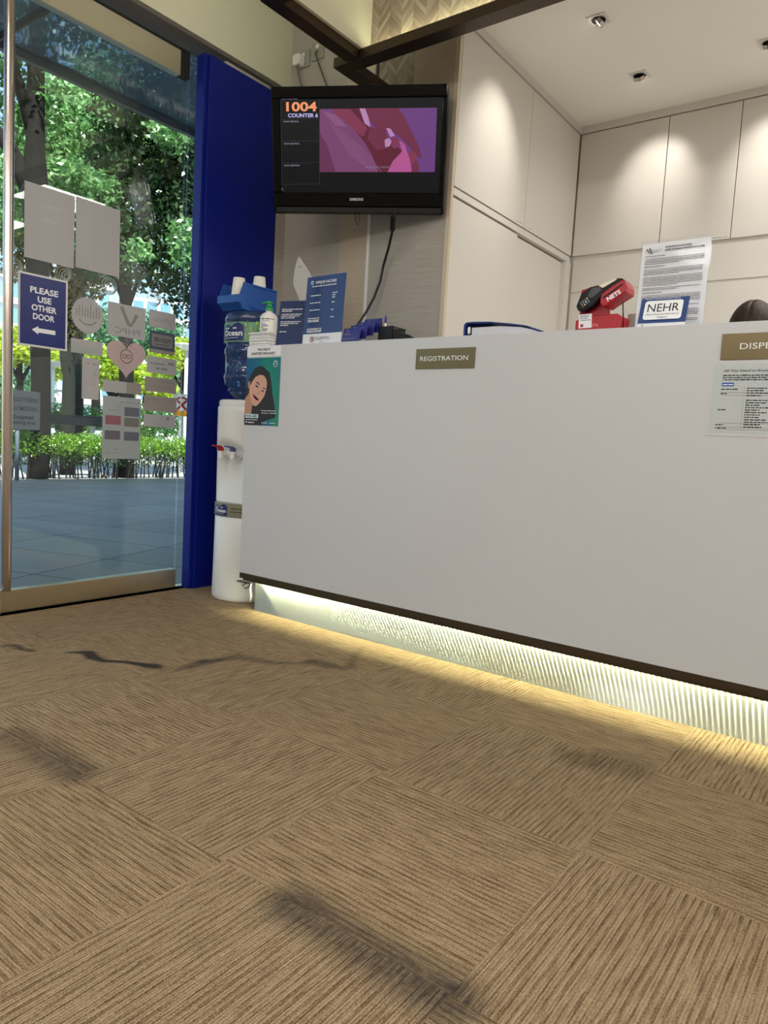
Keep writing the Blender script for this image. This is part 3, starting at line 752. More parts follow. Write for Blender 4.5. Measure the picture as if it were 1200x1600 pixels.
# =================================================================== SIGNS AND THINGS ON THE COUNTER
def stand_frame(x, y, yaw, lean, z=CZ):
    u = np.array([math.cos(yaw), math.sin(yaw), 0]); nrm = np.array([math.sin(yaw), -math.cos(yaw), 0])
    v = np.array([0, 0, math.cos(lean)])-nrm*math.sin(lean)
    return Fr((x, y, z+.0005), u, v)
def acrylic(t, fr, w, h):
    q = MB(); q.box(-w/2, w/2, 0.002, h, .0012, .0035, fr=fr); q.box(-w/2, w/2, 0.002, h, -.0045, -.0022, fr=fr)
    up = Fr(fr.o, fr.u, -np.cross(fr.u, (0, 0, 1)))
    d = .07
    o = fr.o; b = -np.array([fr.n[0], fr.n[1], 0]); b /= np.linalg.norm(b)
    vs = []
    for (a, c, z) in ((-w/2, 0, 0), (w/2, 0, 0), (w/2, d, 0), (-w/2, d, 0)):
        p = o+fr.u*a+b*c; vs += [(p[0], p[1], CZ+.0002), (p[0], p[1], CZ+.0025)]
    q.add(vs, [(0, 2, 4, 6)[::-1], (1, 3, 5, 7), (0, 2, 3, 1), (2, 4, 5, 3), (4, 6, 7, 5), (6, 0, 1, 7)])
    return q.build('acrylic_holder', M['acrylic'], parent=t)
# tall blue leaflet
fr = stand_frame(-.578, 1.385, math.radians(-2), math.radians(3))
t = thing('sign_holder', 'tall acrylic stand with a blue FULLERTON notice, between small blue notice and leaflets', 'sign', fr.p(0, 0))
acrylic(t, fr, .226, .295)
MB().prism([(-.11, .05), (.11, .05), (.11, .288), (-.11, .288)], -.0018, .0, fr).build('sheet', mat('blue_leaflet', (10, 40, 104), .3, spec=.6), parent=t)
MB().prism([(-.11, .004), (.11, .004), (.11, .05), (-.11, .05)], -.0018, .0, fr).build('footer', M['paper'], parent=t)
q = MB()
text(q, fr, 'POPULAR VACCINES', -.055, .062, .256, .010, .0042, bold=.02); words(q, fr, -.075, .065, .244, .004, .0042, seed=1)
ring(q, fr, -.075, .262, .005, .008, .0042)
for k, zz in enumerate((.206, .176, .146)): words(q, fr, -.08, -.02, zz, .004, .0042, seed=k+3)
for k, (zz, w_) in enumerate(((.21, .028), (.201, .02), (.192, .02), (.172, .018), (.142, .016), (.112, .018))): words(q, fr, .045, .045+w_, zz, .004, .0042, seed=k+8)
for k, zz in enumerate((.112, .104, .098, .068, .061, .055)): words(q, fr, -.085, -.02+.02*(k > 2), zz, .004, .0042, seed=k+18)
q.build('lettering', M['white_ink'], parent=t)
q = MB(); text(q, fr, 'FULLERTON', -.035, .045, .024, .012, .0042, m=0); text(q, fr, 'HEALTH', -.005, .018, .013, .005, .0042, m=0); ring(q, fr, -.052, .027, .008, .011, .0042, 1); ring(q, fr, -.05, .027, .003, .005, .0042, 1, 14)
q.build('logo', [M['ink_grey'], mat('logo_brown', (110, 74, 60), .6)], parent=t)
# small blue notice
fr = stand_frame(-.772, 1.395, math.radians(14), math.radians(9))
t = thing('sign_holder', 'small navy notice in an acrylic stand leaning beside the white basket', 'sign', fr.p(0, 0))
acrylic(t, fr, .150, .212)
MB().prism([(-.07, .006), (.07, .006), (.07, .205), (-.07, .205)], -.0018, .0, fr).build('sheet', mat('navy_leaflet', (28, 46, 92), .3, spec=.6), parent=t)
q = MB()
for k, (zz, w_) in enumerate(((.165, .105), (.157, .05), (.143, .1), (.135, .09), (.127, .07), (.11, .1), (.102, .09), (.094, .04), (.066, .035))): words(q, fr, -.055, -.055+w_, zz, .0042, .0042, seed=40+k)
q.build('lettering', M['white_ink'], parent=t)
# right hand notices
fr = stand_frame(.78, 1.50, math.radians(-1), math.radians(2))
t = thing('sign_holder', 'tall white page of small print in an acrylic stand behind the NEHR sign', 'sign', fr.p(0, 0))
acrylic(t, fr, .216, .302)
MB().prism([(-.103, .004), (.103, .004), (.103, .292), (-.103, .292)], -.0018, 0, fr).build('sheet', M['paper'], parent=t)
q = MB()
text(q, fr, 'NOTIFICATION ON DATA SHARING', -.03, .05, .273, .0052, .0042, bold=.03); text(q, fr, 'UNDER THE PRIMARY CARE NETWORK SCHEME', -.03, .088, .264, .0052, .0042, bold=.03)
text(q, fr, 'PRIMARY CARE', -.068, -.04, .268, .0035, .0042, m=1); text(q, fr, 'NETWORK', -.068, -.048, .262, .0035, .0042, m=1)
for (a, b) in ((-.080, .266), (-.074, .269), (-.078, .274), (-.086, .272), (-.072, .262)): q.poly(ell(a, b, .003, .004, 10), fr, .0042, 1)
yy = .25; k = 0
for n_, ind in ((1, 0), (4, 0), (1, 0), (4, 0), (6, 0), (2, 0), (1, 0), (6, 0), (2, 0), (5, .022), (3, 0)):
    for j in range(n_):
        k += 1; words(q, fr, -.09+ind, .09, yy, .0022, .0042, seed=k, fill=(.35 if n_ == 1 else (1 if j < n_-1 else .6)), m=0 if n_ == 1 else 1)
        yy -= .0051
    yy -= .0038
q.build('lettering', [M['ink'], M['ink_grey']], parent=t)
fr = stand_frame(.792, 1.385, math.radians(2), math.radians(20))
t = thing('sign_holder', 'blue and white NEHR sign in front of the tall small print page', 'sign', fr.p(0, 0))
acrylic(t, fr, .146, .112)
MB().prism([(-.07, .022), (.07, .022), (.07, .108), (-.07, .108)], -.0018, 0, fr).build('sheet', mat('nehr_blue', (44, 74, 130), .35), parent=t)
MB().prism([(-.07, .003), (.07, .003), (.07, .022), (-.07, .022)], -.0018, 0, fr).build('footer', M['paper'], parent=t)
q = MB(); q.poly(rrect(-.056, .056, .032, .096, .009), fr, .0040, 1)
text(q, fr, 'NEHR', -.046, .046, .058, .027, .0046, m=0); text(q, fr, 'National Electronic Health Record', -.048, .048, .047, .005, .0046, m=0, shear=.2); text(q, fr, 'Singapore', -.014, .016, .037, .005, .0046, m=0, shear=.2)
text(q, fr, 'The clinic uses and contributes data to', -.058, .045, .1, .0045, .0046, m=1)
for i_ in (0,): text(q, fr, '9', -.056, -.05, .008, .008, .0046, m=0)
q.build('lettering', [M['ink'], M['white_ink']], parent=t)

# basket, pump bottle
t = thing('basket', 'small white perforated plastic basket on the left end of the counter', 'basket', (-.905, 1.395, CZ))
q = MB(); bx0, bx1, by0, by1, bz0, bz1 = -.968, -.852, 1.345, 1.43, CZ+.001, CZ+.066
def perforated(q, fr, L, Hh, nx, nz):
    mx_, mz = L/nx, Hh/nz
    for i in range(nx):
        for j in range(nz):
            x0, z0 = i*mx_, j*mz; a = mx_*.28; b = mz*.26
            o4 = [(x0, z0), (x0+mx_, z0), (x0+mx_, z0+mz), (x0, z0+mz)]; i4 = [(x0+a, z0+b), (x0+mx_-a, z0+b), (x0+mx_-a, z0+mz-b), (x0+a, z0+mz-b)]
            for k in range(4):
                k2 = (k+1) % 4
                q.add([fr.p(*o4[k]), fr.p(*o4[k2]), fr.p(*i4[k2]), fr.p(*i4[k])], [(0, 1, 2, 3)])
                q.add([fr.p(*o4[k], -.0018), fr.p(*o4[k2], -.0018), fr.p(*i4[k2], -.0018), fr.p(*i4[k], -.0018)], [(3, 2, 1, 0)])
                q.add([fr.p(*i4[k]), fr.p(*i4[k2]), fr.p(*i4[k2], -.0018), fr.p(*i4[k], -.0018)], [(0, 1, 2, 3)])
perforated(q, Fr((bx0, by0, bz0+.006), (1, 0, 0), (0, 0, 1)), bx1-bx0, .050, 9, 4)
perforated(q, Fr((bx1, by0, bz0+.006), (0, 1, 0), (0, 0, 1)), by1-by0, .050, 6, 4)
perforated(q, Fr((bx1, by1, bz0+.006), (-1, 0, 0), (0, 0, 1)), bx1-bx0, .050, 9, 4)
perforated(q, Fr((bx0, by1, bz0+.006), (0, -1, 0), (0, 0, 1)), by1-by0, .050, 6, 4)
q.box(bx0, bx1, by0, by1, bz0, bz0+.006)
q.build('body', M['white_pl'], parent=t)
q = MB(); e = .004
for (a0, a1, b0, b1) in ((bx0-e, bx1+e, by0-e, by0+.002), (bx0-e, bx1+e, by1-.002, by1+e), (bx0-e, bx0+.002, by0, by1), (bx1-.002, bx1+e, by0, by1)): q.box(a0, a1, b0, b1, bz1-.010, bz1-.003)
q.build('rim', M['white_pl'], parent=t)
px_, py_ = -.899, 1.392
t = thing('pump_bottle', 'white hand sanitiser bottle with a green pump standing in the basket', 'bottle', (px_, py_, CZ+.0075))
z0 = CZ+.0075
MB().lathe([(.0, z0), (.036, z0), (.0385, z0+.006), (.0385, z0+.118), (.036, z0+.132), (.026, z0+.142), (.016, z0+.147), (.015, z0+.156)], px_, py_, 32, caps=False).build('body', M['white_pl'], parent=t, smooth=True)
q = MB(); q.lathe([(.018, z0+.153), (.018, z0+.163), (.013, z0+.172), (.010, z0+.174), (.010, z0+.184), (.014, z0+.186), (.014, z0+.194), (.0, z0+.196)], px_, py_, 24, caps=False)
q.box(px_-.040, px_+.004, py_-.008, py_+.008, z0+.186, z0+.194)
q.build('pump', M['green'], parent=t, bevel=.001)
q = MB()
def cyl_words(q, cx, cy, r, th0, th1, z, h, m=0, seed=0):
    rr = random.Random(seed); th = th0
    while th < th1:
        w = h/r*rr.choice([1.2, 2, 3, 4]); w = min(w, th1-th); st = max(1, int(w/.12)+1)
        for k in range(st):
            a, b = th+w*k/st, th+w*(k+1)/st
            q.add([(cx+r*math.sin(a), cy-r*math.cos(a), z), (cx+r*math.sin(b), cy-r*math.cos(b), z), (cx+r*math.sin(b), cy-r*math.cos(b), z+h), (cx+r*math.sin(a), cy-r*math.cos(a), z+h)], [(0, 1, 2, 3)], m)
        th += w+h/r*.6
for k, (zz, a, b) in enumerate(((.112, -.2, 1.4), (.104, 0, .9), (.092, -.2, .4), (.086, 0, .8), (.082, 0, .7), (.076, -.2, .2), (.070, 0, .7), (.066, -.1, .7), (.061, 0, .6), (.055, -.2, .2))):
    cyl_words(q, px_, py_, .0388, a, b, z0+zz, .003 if k else .005, seed=k)
q.build('label', M['ink_grey'], parent=t)

# navy leaflets in a stepped holder
t = thing('leaflet_holder', 'stepped clear holder with navy leaflets to the right of the tall blue notice', 'leaflet holder', (-.37, 1.41, CZ))
q = MB()
for k in range(4):
    x0 = -.425+k*.012; y0 = 1.372+k*.026; z1 = CZ+.05+k*.020
    q.box(x0-.042, x0+.058, y0, y0+.0025, CZ+.002+k*.006, z1)
q.box(-.467, -.33, 1.368, 1.472, CZ+.0005, CZ+.004)
for sx in (-.367, -.345, -.331): q.box(sx, sx+.002, 1.37, 1.47, CZ+.004, CZ+.05)
q.build('holder', M['acrylic'], parent=t)
nav = mat('leaflet_navy', (36, 34, 118), .4)
for k in range(4):
    g = stand_frame(-.417+k*.014, 1.378+k*.026, math.radians(-3), math.radians(12), CZ+.006+k*.016)
    o = MB().box(-.046, .046, 0, .058, -.004, .0, fr=g).build('leaflet_stack', nav, parent=t)
    q = MB(); q.poly(ell(-.022, .048, .004, .004, 12), g, .0005); words(q, g, -.036, -.004, .032, .0035, .0005, seed=k); 
    if k == 0: words(q, g, -.04, .02, .014, .003, .0005, seed=9)
    q.build('emblem', mat('leaflet_print', (150, 120, 110), .5), parent=t)
# pen holder
t = thing('pen_holder', 'black mesh desk organiser holding pens on the counter', 'pen holder', (-.275, 1.50, CZ))
hx0, hx1, hy0, hy1 = -.335, -.262, 1.455, 1.54
q = MB(); q.box(hx0, hx1, hy0, hy0+.002, CZ, CZ+.076); q.box(hx0, hx0+.002, hy0, hy1, CZ, CZ+.076); q.box(hx0, hx1, hy1-.002, hy1, CZ, CZ+.076); q.box(hx0, hx1, hy0, hy1, CZ+.0003, CZ+.003)
for k in range(11): q.box(hx1-.002, hx1, hy0, hy1, CZ+k*.007, CZ+k*.007+.004)
for k in range(9): q.box(hx1-.003, hx1-.001, hy0+k*.0103, hy0+k*.0103+.002, CZ, CZ+.076)
q.build('body', M['black'], parent=t)
def pen(x, y, dx, dy, mat_, L, label):
    p = thing('pen', label, 'pen', (x, y, CZ+.004))
    a = Vector((x, y, CZ+.004)); d = Vector((dx, dy, 1)).normalized()
    MB().tube([a, a+d*L*.75], .0038, 10).build('barrel', M['white_pl'] if mat_ != M['black'] else M['black'], parent=p, smooth=True)
    MB().tube([a+d*L*.75, a+d*L*.97, a+d*L], .0036, 10, radii=[.0042, .004, .002]).build('cap', mat_, parent=p, smooth=True)
pen(-.318, 1.475, .02, .0, mat('pen_blue', (50, 50, 160), .4), .118, 'white and blue pen in the black desk organiser')
pen(-.325, 1.468, -.10, .02, M['black'], .098, 'black pen leaning left in the black desk organiser')
# tape dispenser
t = thing('tape_dispenser', 'black tape dispenser beside the black desk organiser, only its top showing', 'tape dispenser', (-.215, 1.48, CZ))
fr = Fr((-.22, 1.475, CZ+.0), (1, 0, 0), (0, 0, 1))
MB().prism([(-.03, .001), (.045, .001), (.05, .026), (.035, .034), (.02, .042), (-.01, .043), (-.03, .034)], -.012, .012, fr).build('body', M['black'], parent=t, bevel=.002)
MB().lathe([(.010, -.008), (.02, -.008), (.02, .008), (.010, .008), (.010, -.008)], -.002, .034, 24, fr=fr, caps=False).build('tape_roll', M['acrylic'], parent=t)
# binder lying open
t = thing('ring_binder', 'dark blue binder with papers lying on the counter left of the red terminal', 'binder', (.28, 1.45, CZ))
fr = Fr((.062, 1.36, CZ+.0005), (1, 0, 0), (0, 0, 1))
bl = mat('binder_blue', (14, 44, 112), .35)
MB().prism([(.058, 0), (.058, .044), (.066, .052), (.10, .053), (.16, .050), (.24, .040), (.30, .030), (.372, .006), (.372, 0), (.366, 0), (.30, .026), (.24, .035), (.16, .045), (.075, .047), (.066, .040), (.066, 0)], -.20, 0, fr).build('cover', bl, parent=t, bevel=.001)
MB().prism([(.09, .0), (.36, .0), (.34, .012), (.28, .026), (.20, .033), (.09, .033)], -.195, -.004, fr).build('paper_stack', mat('page_edges', (196, 198, 206), .8, noise=.2, nscale=300), parent=t)
MB().prism(ell(.0795, .024, .005, .013, 16), -.006, -.001, fr).build('finger_hole', M['white_pl'], parent=t)

# red payment terminal
t = thing('payment_terminal', 'red NETS payment stand with a black card terminal tilted on top', 'payment terminal', (.58, 1.52, CZ))
yT = 1.50
fr = Fr((0, yT, 0), (1, 0, 0), (0, 0, 1))
def T(pts): return [fr.px(u, v) for u, v in pts]
b0 = CZ+.0005
lf = [fr.px(903, 486)[0], fr.px(970, 486)[0]]
MB().prism([(lf[0]-.006, b0), (lf[1]+.002, b0), (lf[1]+.002, b0+.070), (lf[1]-.012, b0+.078), (lf[0]+.03, b0+.075), (lf[0]-.006, b0+.062)], -.09, .0, fr).build('stand', M['red'], parent=t, bevel=.003)
MB().prism(T([(906, 452), (931, 444), (950, 452), (950, 500), (902, 500)]), -.012, -.006, Fr((0, yT+.01, 0), (1, 0, 0), (0, 0, 1))).build('back_board', M['red'], parent=t)
ax = fr.px(903, 488); tip = fr.px(968, 446)
dirv = np.array([fr.px(982, 448)[0]-fr.px(905, 486)[0], fr.px(982, 448)[1]-fr.px(905, 486)[1]]); 
# terminal body: an oblong slab, seen from its side, rising to the right
def C2(o): return T(o)
term = C2([(903, 480), (911, 460), (925, 450), (944, 447), (955, 441), (966, 436.5), (974, 436), (980, 440), (944, 464), (928, 480), (915, 487), (906, 487)])
MB().prism(term, -.05, .018, fr).build('terminal_body', M['black'], parent=t, bevel=.004, seg=3)
MB().prism(C2([(942, 474), (944, 462), (960, 450), (976, 440), (981, 441), (984, 450), (983, 459), (975, 464), (958, 475), (950, 481), (944, 480)]), -.052, .028, fr).build('cover', M['red'], parent=t, bevel=.004, seg=3)
MB().prism(C2([(947, 467), (977, 445.5), (978, 447.5), (948, 469)]), .0275, .0290, fr).build('card_slot', M['black'], parent=t)
q = MB(); p0 = np.array(fr.px(954.5, 473.5)); p1 = np.array(fr.px(975.5, 460.5)); dv = p1-p0; Lt = np.hypot(*dv); uu = fr.u*dv[0]/Lt+fr.v*dv[1]/Lt
ff = Fr(np.array(fr.p(p0[0], p0[1], .0292)), uu, np.cross(fr.n, uu)); text(q, ff, 'NETS', 0, Lt, 0, .013, .0004, bold=.04, shear=.0); q.build('lettering', M['white_ink'], parent=t)
MB().prism(C2([(939, 449), (945, 445), (965, 437), (967, 438.5), (945, 451.5)]), -.03, .0185, fr).build('receipt', mat('receipt_paper', (224, 222, 196), .7), parent=t)
MB().prism(C2([(922, 463), (928, 452.5), (938, 450), (944, 454), (930, 466), (924, 468)]), .0175, .0195, fr).build('screen', mat('terminal_screen', (70, 72, 76), .2), parent=t)
q = MB()
for i in range(4):
    for j in range(3):
        c_ = fr.px(911+i*3.2+j*1.5, 475-i*2.4+j*2.6); q.prism(ell(c_[0], c_[1], .0026, .0022, 8), .018, .0205, fr, m=(i+j) % 4)
q.build('keypad', [mat('key_blue', (110, 150, 220), .5), mat('key_green', (110, 190, 110), .5), mat('key_red', (210, 110, 110), .5), M['white_pl']], parent=t)
MB().prism(C2([(905, 492), (925, 490), (924.5, 512), (904, 513.5)]), .0004, .0014, fr).build('sticker', M['paper'], parent=t)
q = MB()
for k, (v_, u1) in enumerate(((494.5, 922), (497.5, 919), (500.5, 923))):
    a_, b_ = fr.px(907, v_), fr.px(u1, v_-1); words(q, fr, a_[0], b_[0], a_[1]-.002, .003, .002, seed=k)
c_ = T([(907, 507), (911.5, 506.6), (911.5, 511), (907, 511.5)]); q.poly(c_, fr, .002, 1)
a_, b_ = fr.px(925.5, 510.5), fr.px(934.5, 509.5); text(q, fr, 'ETS', a_[0], b_[0], a_[1], .009, .0012, m=2, bold=.04)
q.build('print', [M['ink_grey'], M['red'], mat('pale_red_print', (214, 120, 120), .5)], parent=t)
cpt = [fr.px(970, 470), fr.px(970.5, 490), fr.px(970, 512)]
MB().tube([fr.p(cpt[0][0], cpt[0][1], -.02), fr.p(cpt[1][0], cpt[1][1], -.02), fr.p(cpt[2][0]+.001, CZ+.003, -.03)], .0022, 6).build('cable', M['cordm'], parent=t, smooth=True)
# small beige card reader behind
a_ = at(985, 490, y=1.6)
t = thing('card_box', 'small taupe box standing behind the counter notices', 'box', (a_[0], 1.6, CZ))
MB().box(a_[0]-.002, a_[0]+.05, 1.58, 1.61, CZ+.0005, CZ+.09).build('body', mat('taupe', (160, 148, 138), .6), parent=t, bevel=.002)

# white display seen from behind, on the staff side
fr = Fr((-.955, 1.60, 0), (.93, .36, 0), (0, 0, 1))
pts = [fr.px(*p) for p in ((466.5, 400), (480, 420), (490, 438), (490, 500), (476, 500), (465, 464), (458.5, 449), (457, 441), (459, 424), (462, 409))]
t = thing('display', 'white slim display seen from behind above the small navy notice', 'monitor', fr.p(pts[4][0], CZ))
MB().prism(pts, -.012, .0, fr).build('casing', mat('pale_grey_casing', (176, 174, 170), .5), parent=t, bevel=.005, seg=3)
sx_ = (pts[3][0]+pts[4][0])/2
MB().box(sx_-.03, sx_+.03, CZ+.0, CZ+.07, -.03, -.013, fr=fr).build('stand', M['white_matt'], parent=t, bevel=.003)
MB().box(sx_-.06, sx_+.06, CZ+.0005, CZ+.008, -.08, .02, fr=fr).build('foot', M['white_matt'], parent=t, bevel=.002)
MB().prism(ell(fr.px(468.5, 417)[0], fr.px(468.5, 417)[1], .006, .003, 10), .0, .0006, fr).build('emblem', M['ink_grey'], parent=t)

# =================================================================== TELEVISION
tc_ = np.array([-.728, 1.734, 2.105]); ty, tt = .493, .23
cy_, sy_ = math.cos(ty), math.sin(ty); ctt, stt = math.cos(tt), math.sin(tt)
U = np.array([cy_, sy_, 0]); V_ = np.array([0, -stt, ctt]); V_ = np.array([cy_*0-sy_*V_[1], sy_*0+cy_*V_[1], V_[2]])
ft = Fr(tc_, U, V_)
tv = thing('television', 'black wall mounted television showing queue number 1004 and a purple picture', 'television', ft.p(0, -.27, -.05))
WT, HT = .80, .527
q = MB()
q.prism(rrect(-WT/2, WT/2, -HT/2, HT/2, .012), -.075, -.002, ft)
q.build('casing', M['gloss_black'], parent=tv, bevel=.004)
# bezel as a raised frame
s0 = ft.px(437, 155); s1 = ft.px(686, 302)
ia0, ia1, ib0, ib1 = s0[0], s1[0], s1[1], s0[1]
q = MB()
q.prism([(-WT/2+.002, ib1), (WT/2-.002, ib1), (WT/2-.002, HT/2-.002), (-WT/2+.002, HT/2-.002)], -.002, .012, ft)
q.prism([(-WT/2+.002, -HT/2+.03), (WT/2-.002, -HT/2+.03), (WT/2-.002, ib0), (-WT/2+.002, ib0)], -.002, .010, ft)
q.prism([(-WT/2+.002, ib0), (ia0, ib0), (ia0, ib1), (-WT/2+.002, ib1)], -.002, .010, ft)
q.prism([(ia1, ib0), (WT/2-.002, ib0), (WT/2-.002, ib1), (ia1, ib1)], -.002, .010, ft)
q.build('bezel', M['gloss_black'], parent=tv, bevel=.004)
q = MB(); q.prism([(-WT/2+.012, -HT/2+.002), (WT/2-.012, -HT/2+.002), (WT/2-.012, -HT/2+.03), (-WT/2+.012, -HT/2+.03)], -.05, .004, ft); q.build('speaker_bar', M['black'], parent=tv, bevel=.003)
def em(name, rgb, s=1.0): return mat(name, (2, 2, 2), .3, spec=.12, emit=s, ecol=rgb)
scr = MB(); scr.poly([(ia0, ib0), (ia1, ib0), (ia1, ib1), (ia0, ib1)], ft, .0005, 0)
scr.build('screen', em('screen_dark', (14, 14, 17)), parent=tv)
def tp(pts): return [ft.px(u, v) for u, v in pts]
def T4(pts):      # points of the 1200x844 crop of the screen
    return tp([(430+x/4.444, 140+y/4.444) for x, y in pts])
pic = [em('pic_violet', (104, 62, 122)), em('pic_sleeve', (116, 66, 106)), em('pic_wine', (92, 34, 52)), em('pic_hand', (108, 46, 70)), em('pic_pink', (172, 84, 140)), em('pic_pale', (176, 130, 176)), em('pic_rose', (124, 54, 78)), em('pic_line', (134, 82, 122)), em('pic_sleeve_dark', (100, 48, 80))]
q = MB()
q.poly(T4([(310, 135), (1124, 126), (1108, 573), (310, 573)]), ft, .0010, 0)
q.poly(T4([(400, 135), (630, 130), (660, 262), (760, 340), (880, 420), (860, 500), (780, 573), (715, 573), (640, 420), (500, 250)]), ft, .0013, 2)
q.poly(T4([(395, 134), (520, 134), (640, 270), (610, 330), (500, 240), (420, 190)]), ft, .0015, 6)
q.poly(T4([(585, 131), (625, 131), (650, 200), (662, 262), (622, 236)]), ft, .0016, 5)
q.poly(T4([(625, 130), (852, 128), (900, 190), (945, 290), (1000, 400), (1018, 478), (990, 470), (930, 400), (870, 335), (800, 280), (760, 300), (700, 262), (655, 215)]), ft, .0017, 3)
q.poly(T4([(660, 262), (740, 262), (790, 330), (780, 410), (700, 420), (640, 340)]), ft, .0017, 3)
q.poly(T4([(770, 268), (800, 270), (832, 320), (800, 330)]), ft, .0019, 5)
q.poly(T4([(310, 140), (380, 150), (470, 205), (560, 290), (630, 380), (680, 470), (715, 573), (310, 573)]), ft, .0020, 1)
q.poly(T4([(310, 300), (360, 380), (420, 573), (310, 573)]), ft, .00205, 8); q.poly(T4([(330, 150), (420, 175), (500, 260), (420, 250)]), ft, .00205, 7)
for k in range(9):
    x0 = 380+k*26; y0 = 190+k*20
    q.poly(T4([(x0, y0+40), (x0+4, y0+38), (x0+150, y0+270 if y0+270 < 570 else 570), (x0+144, min(572, y0+272))]), ft, .0022, 7)
q.poly(T4([(780, 573), (815, 500), (862, 450), (880, 430), (860, 350), (900, 380), (915, 430), (935, 480), (948, 573)]), ft, .0021, 4)
q.poly(T4(ell(832, 370, 28, 40, 18)), ft, .0023, 6); q.poly(T4(ell(946, 470, 34, 44, 18)), ft, .0019, 6)
q.poly(T4([(760, 350), (790, 335), (808, 360), (795, 395), (765, 400)]), ft, .0024, 5)
q.poly(T4([(950, 500), (985, 490), (1000, 540), (995, 573), (950, 573)]), ft, .0018, 3)
q.build('picture', pic, parent=tv)
q = MB(); e_ = ft
def tline(q, x0, y0, x1, y1, w=2.5, m=0):
    if abs(x1-x0) > abs(y1-y0): q.poly(T4([(x0, y0), (x1, y1), (x1, y1+w), (x0, y0+w)]), ft, .0026, m)
    else: q.poly(T4([(x0, y0), (x0+w, y0), (x1+w, y1), (x1, y1)]), ft, .0026, m)
tline(q, 40, 47, 45, 657); tline(q, 305, 52, 309, 658)
for y0 in (47, 204, 356, 508, 656): tline(q, 42, y0+2, 307, y0-2)
def ttext(q, s, x0, x1, yb, h, m, bold=.0):
    a = T4([(x0, yb), (x1, yb-1)]); hh = a[0][1]-T4([(x0, yb+h)])[0][1]
    text(q, ft, s, a[0][0], a[1][0], a[0][1], hh, .0028, m=m, bold=bold, skew=(a[1][1]-a[0][1])/(a[1][0]-a[0][0]))
ttext(q, '1004', 78, 290, 150, 60, 1, .03); ttext(q, 'COUNTER 6', 90, 298, 193, 25, 2, .03)
for x0, yb in ((48, 70), (58, 228), (62, 382), (64, 533)): ttext(q, 'NOW SERVING', x0, x0+106, yb, 10, 3, .03)
ttext(q, '1.', 47, 66, 702, 20, 3); ttext(q, 'SLEEP HYGIENE', 630, 792, 545, 11, 3)
q.build('screen_text', [em('line_grey', (58, 58, 62)), em('orange_digits', (236, 150, 104)), em('lilac_text', (190, 180, 236)), em('grey_text', (130, 124, 140))], parent=tv)
q = MB(); a = T4([(520, 772), (614, 771)])
text(q, ft, 'SAMSUNG', a[0][0], a[1][0], a[0][1], .011, .0108, bold=.03); q.build('logo', mat('badge_silver', (190, 190, 192), .4), parent=tv)
for (p_, w_) in (((585, 10), 0), ): pass
MB().tube([(-.84, 1.93, 2.10), (-.76, 1.80, 2.11)], .02, 10).build('mount_arm', M['black'], parent=tv)
MB().box(-.92, -.77, YW-.02, YW-.009, 2.0, 2.22).build('wall_bracket', M['black'], parent=tv)
MB().tube([(-.845, YW-.02, 2.11), (-.84, 1.93, 2.10)], .018, 10).build('mount_arm', M['black'], parent=tv)
# power cord dropping to the counter
path = [at(u, v, y=yy) for u, v, yy in ((614, 328, 1.80), (614.5, 345, 1.84), (613, 362, 1.90), (607, 388, 1.96), (599, 415, 1.98), (594, 440, 1.98), (584, 466, 1.97), (572, 488, 1.95), (558, 508, 1.92), (545, 530, 1.90))]
sm = []
for i in range(len(path)-1):
    for k in range(4): sm.append(path[i]*(1-k/4)+path[i+1]*k/4)
sm.append(path[-1]); sm = [tuple(p) for p in sm]
MB().tube(sm, .0062, 10).build('power_cord', M['cordm'], parent=tv, smooth=True)
MB().tube([path[1]+(path[0]-path[1])*.3, path[1]*.2+path[2]*.8], .0125, 12).build('ferrite', M['black'], parent=tv, smooth=False)
lp = [at(555.5, 335, y=1.8), at(555.5, 345, y=1.8), at(558.5, 352, y=1.8), at(561.5, 345, y=1.8), at(561, 335, y=1.8)]
MB().tube([tuple(p) for p in lp], .0018, 6).build('cord_loop', M['cordm'], parent=tv, smooth=True)

# sockets and plugs above the television
FW_ = Fr((0, YW, 0), (1, 0, 0), (0, 0, 1))
def socket(a0, a1, b0, b1, label):
    t = thing('wall_socket', label, 'socket', FW_.p((a0+a1)/2, b0))
    MB().prism([(a0, b0), (a1, b0), (a1, b1), (a0, b1)], 0, .009, FW_).build('plate', mat('silver_plate', (150, 148, 136), .35), parent=t, bevel=.002)
    MB().prism([(a0+.032, b1-.032), (a0+.052, b1-.032), (a0+.052, b1-.012), (a0+.032, b1-.012)], .009, .013, FW_).build('switch', M['white_pl'], parent=t, bevel=.001)
    return t
socket(-1.408, -1.322, 2.742, 2.828, 'grey wall socket left of the pair above the television')
socket(-1.31, -1.224, 2.758, 2.844, 'grey wall socket right of the pair, beside the canopy frame')
t = thing('power_plug', 'white square power plug and cable in the left socket above the television', 'plug', FW_.p(-1.38, 2.74))
MB().prism(rrect(-1.41, -1.356, 2.745, 2.80, .012), .010, .048, FW_).build('plug_body', M['white_pl'], parent=t, bevel=.004)
MB().tube([(-1.385, YW-.03, 2.745), (-1.383, YW-.03, 2.72), (-1.365, YW-.03, 2.67), (-1.33, YW-.035, 2.60), (-1.28, YW-.05, 2.52), (-1.2, YW-.06, 2.45), (-1.05, YW-.06, 2.38)], .006, 8).build('cable', mat('grey_cable', (120, 116, 104), .5), parent=t, smooth=True)
t = thing('power_cable', 'thin grey cable dropping from the right socket above the television', 'cable', FW_.p(-1.26, 2.76))
MB().tube([(-1.268, YW-.012, 2.80), (-1.272, YW-.02, 2.78), (-1.255, YW-.02, 2.75), (-1.225, YW-.02, 2.69), (-1.18, YW-.02, 2.60), (-1.1, YW-.02, 2.48), (-1.0, YW-.03, 2.40)], .0038, 8).build('cable', mat('dark_cable', (84, 80, 72), .5), parent=t, smooth=True)

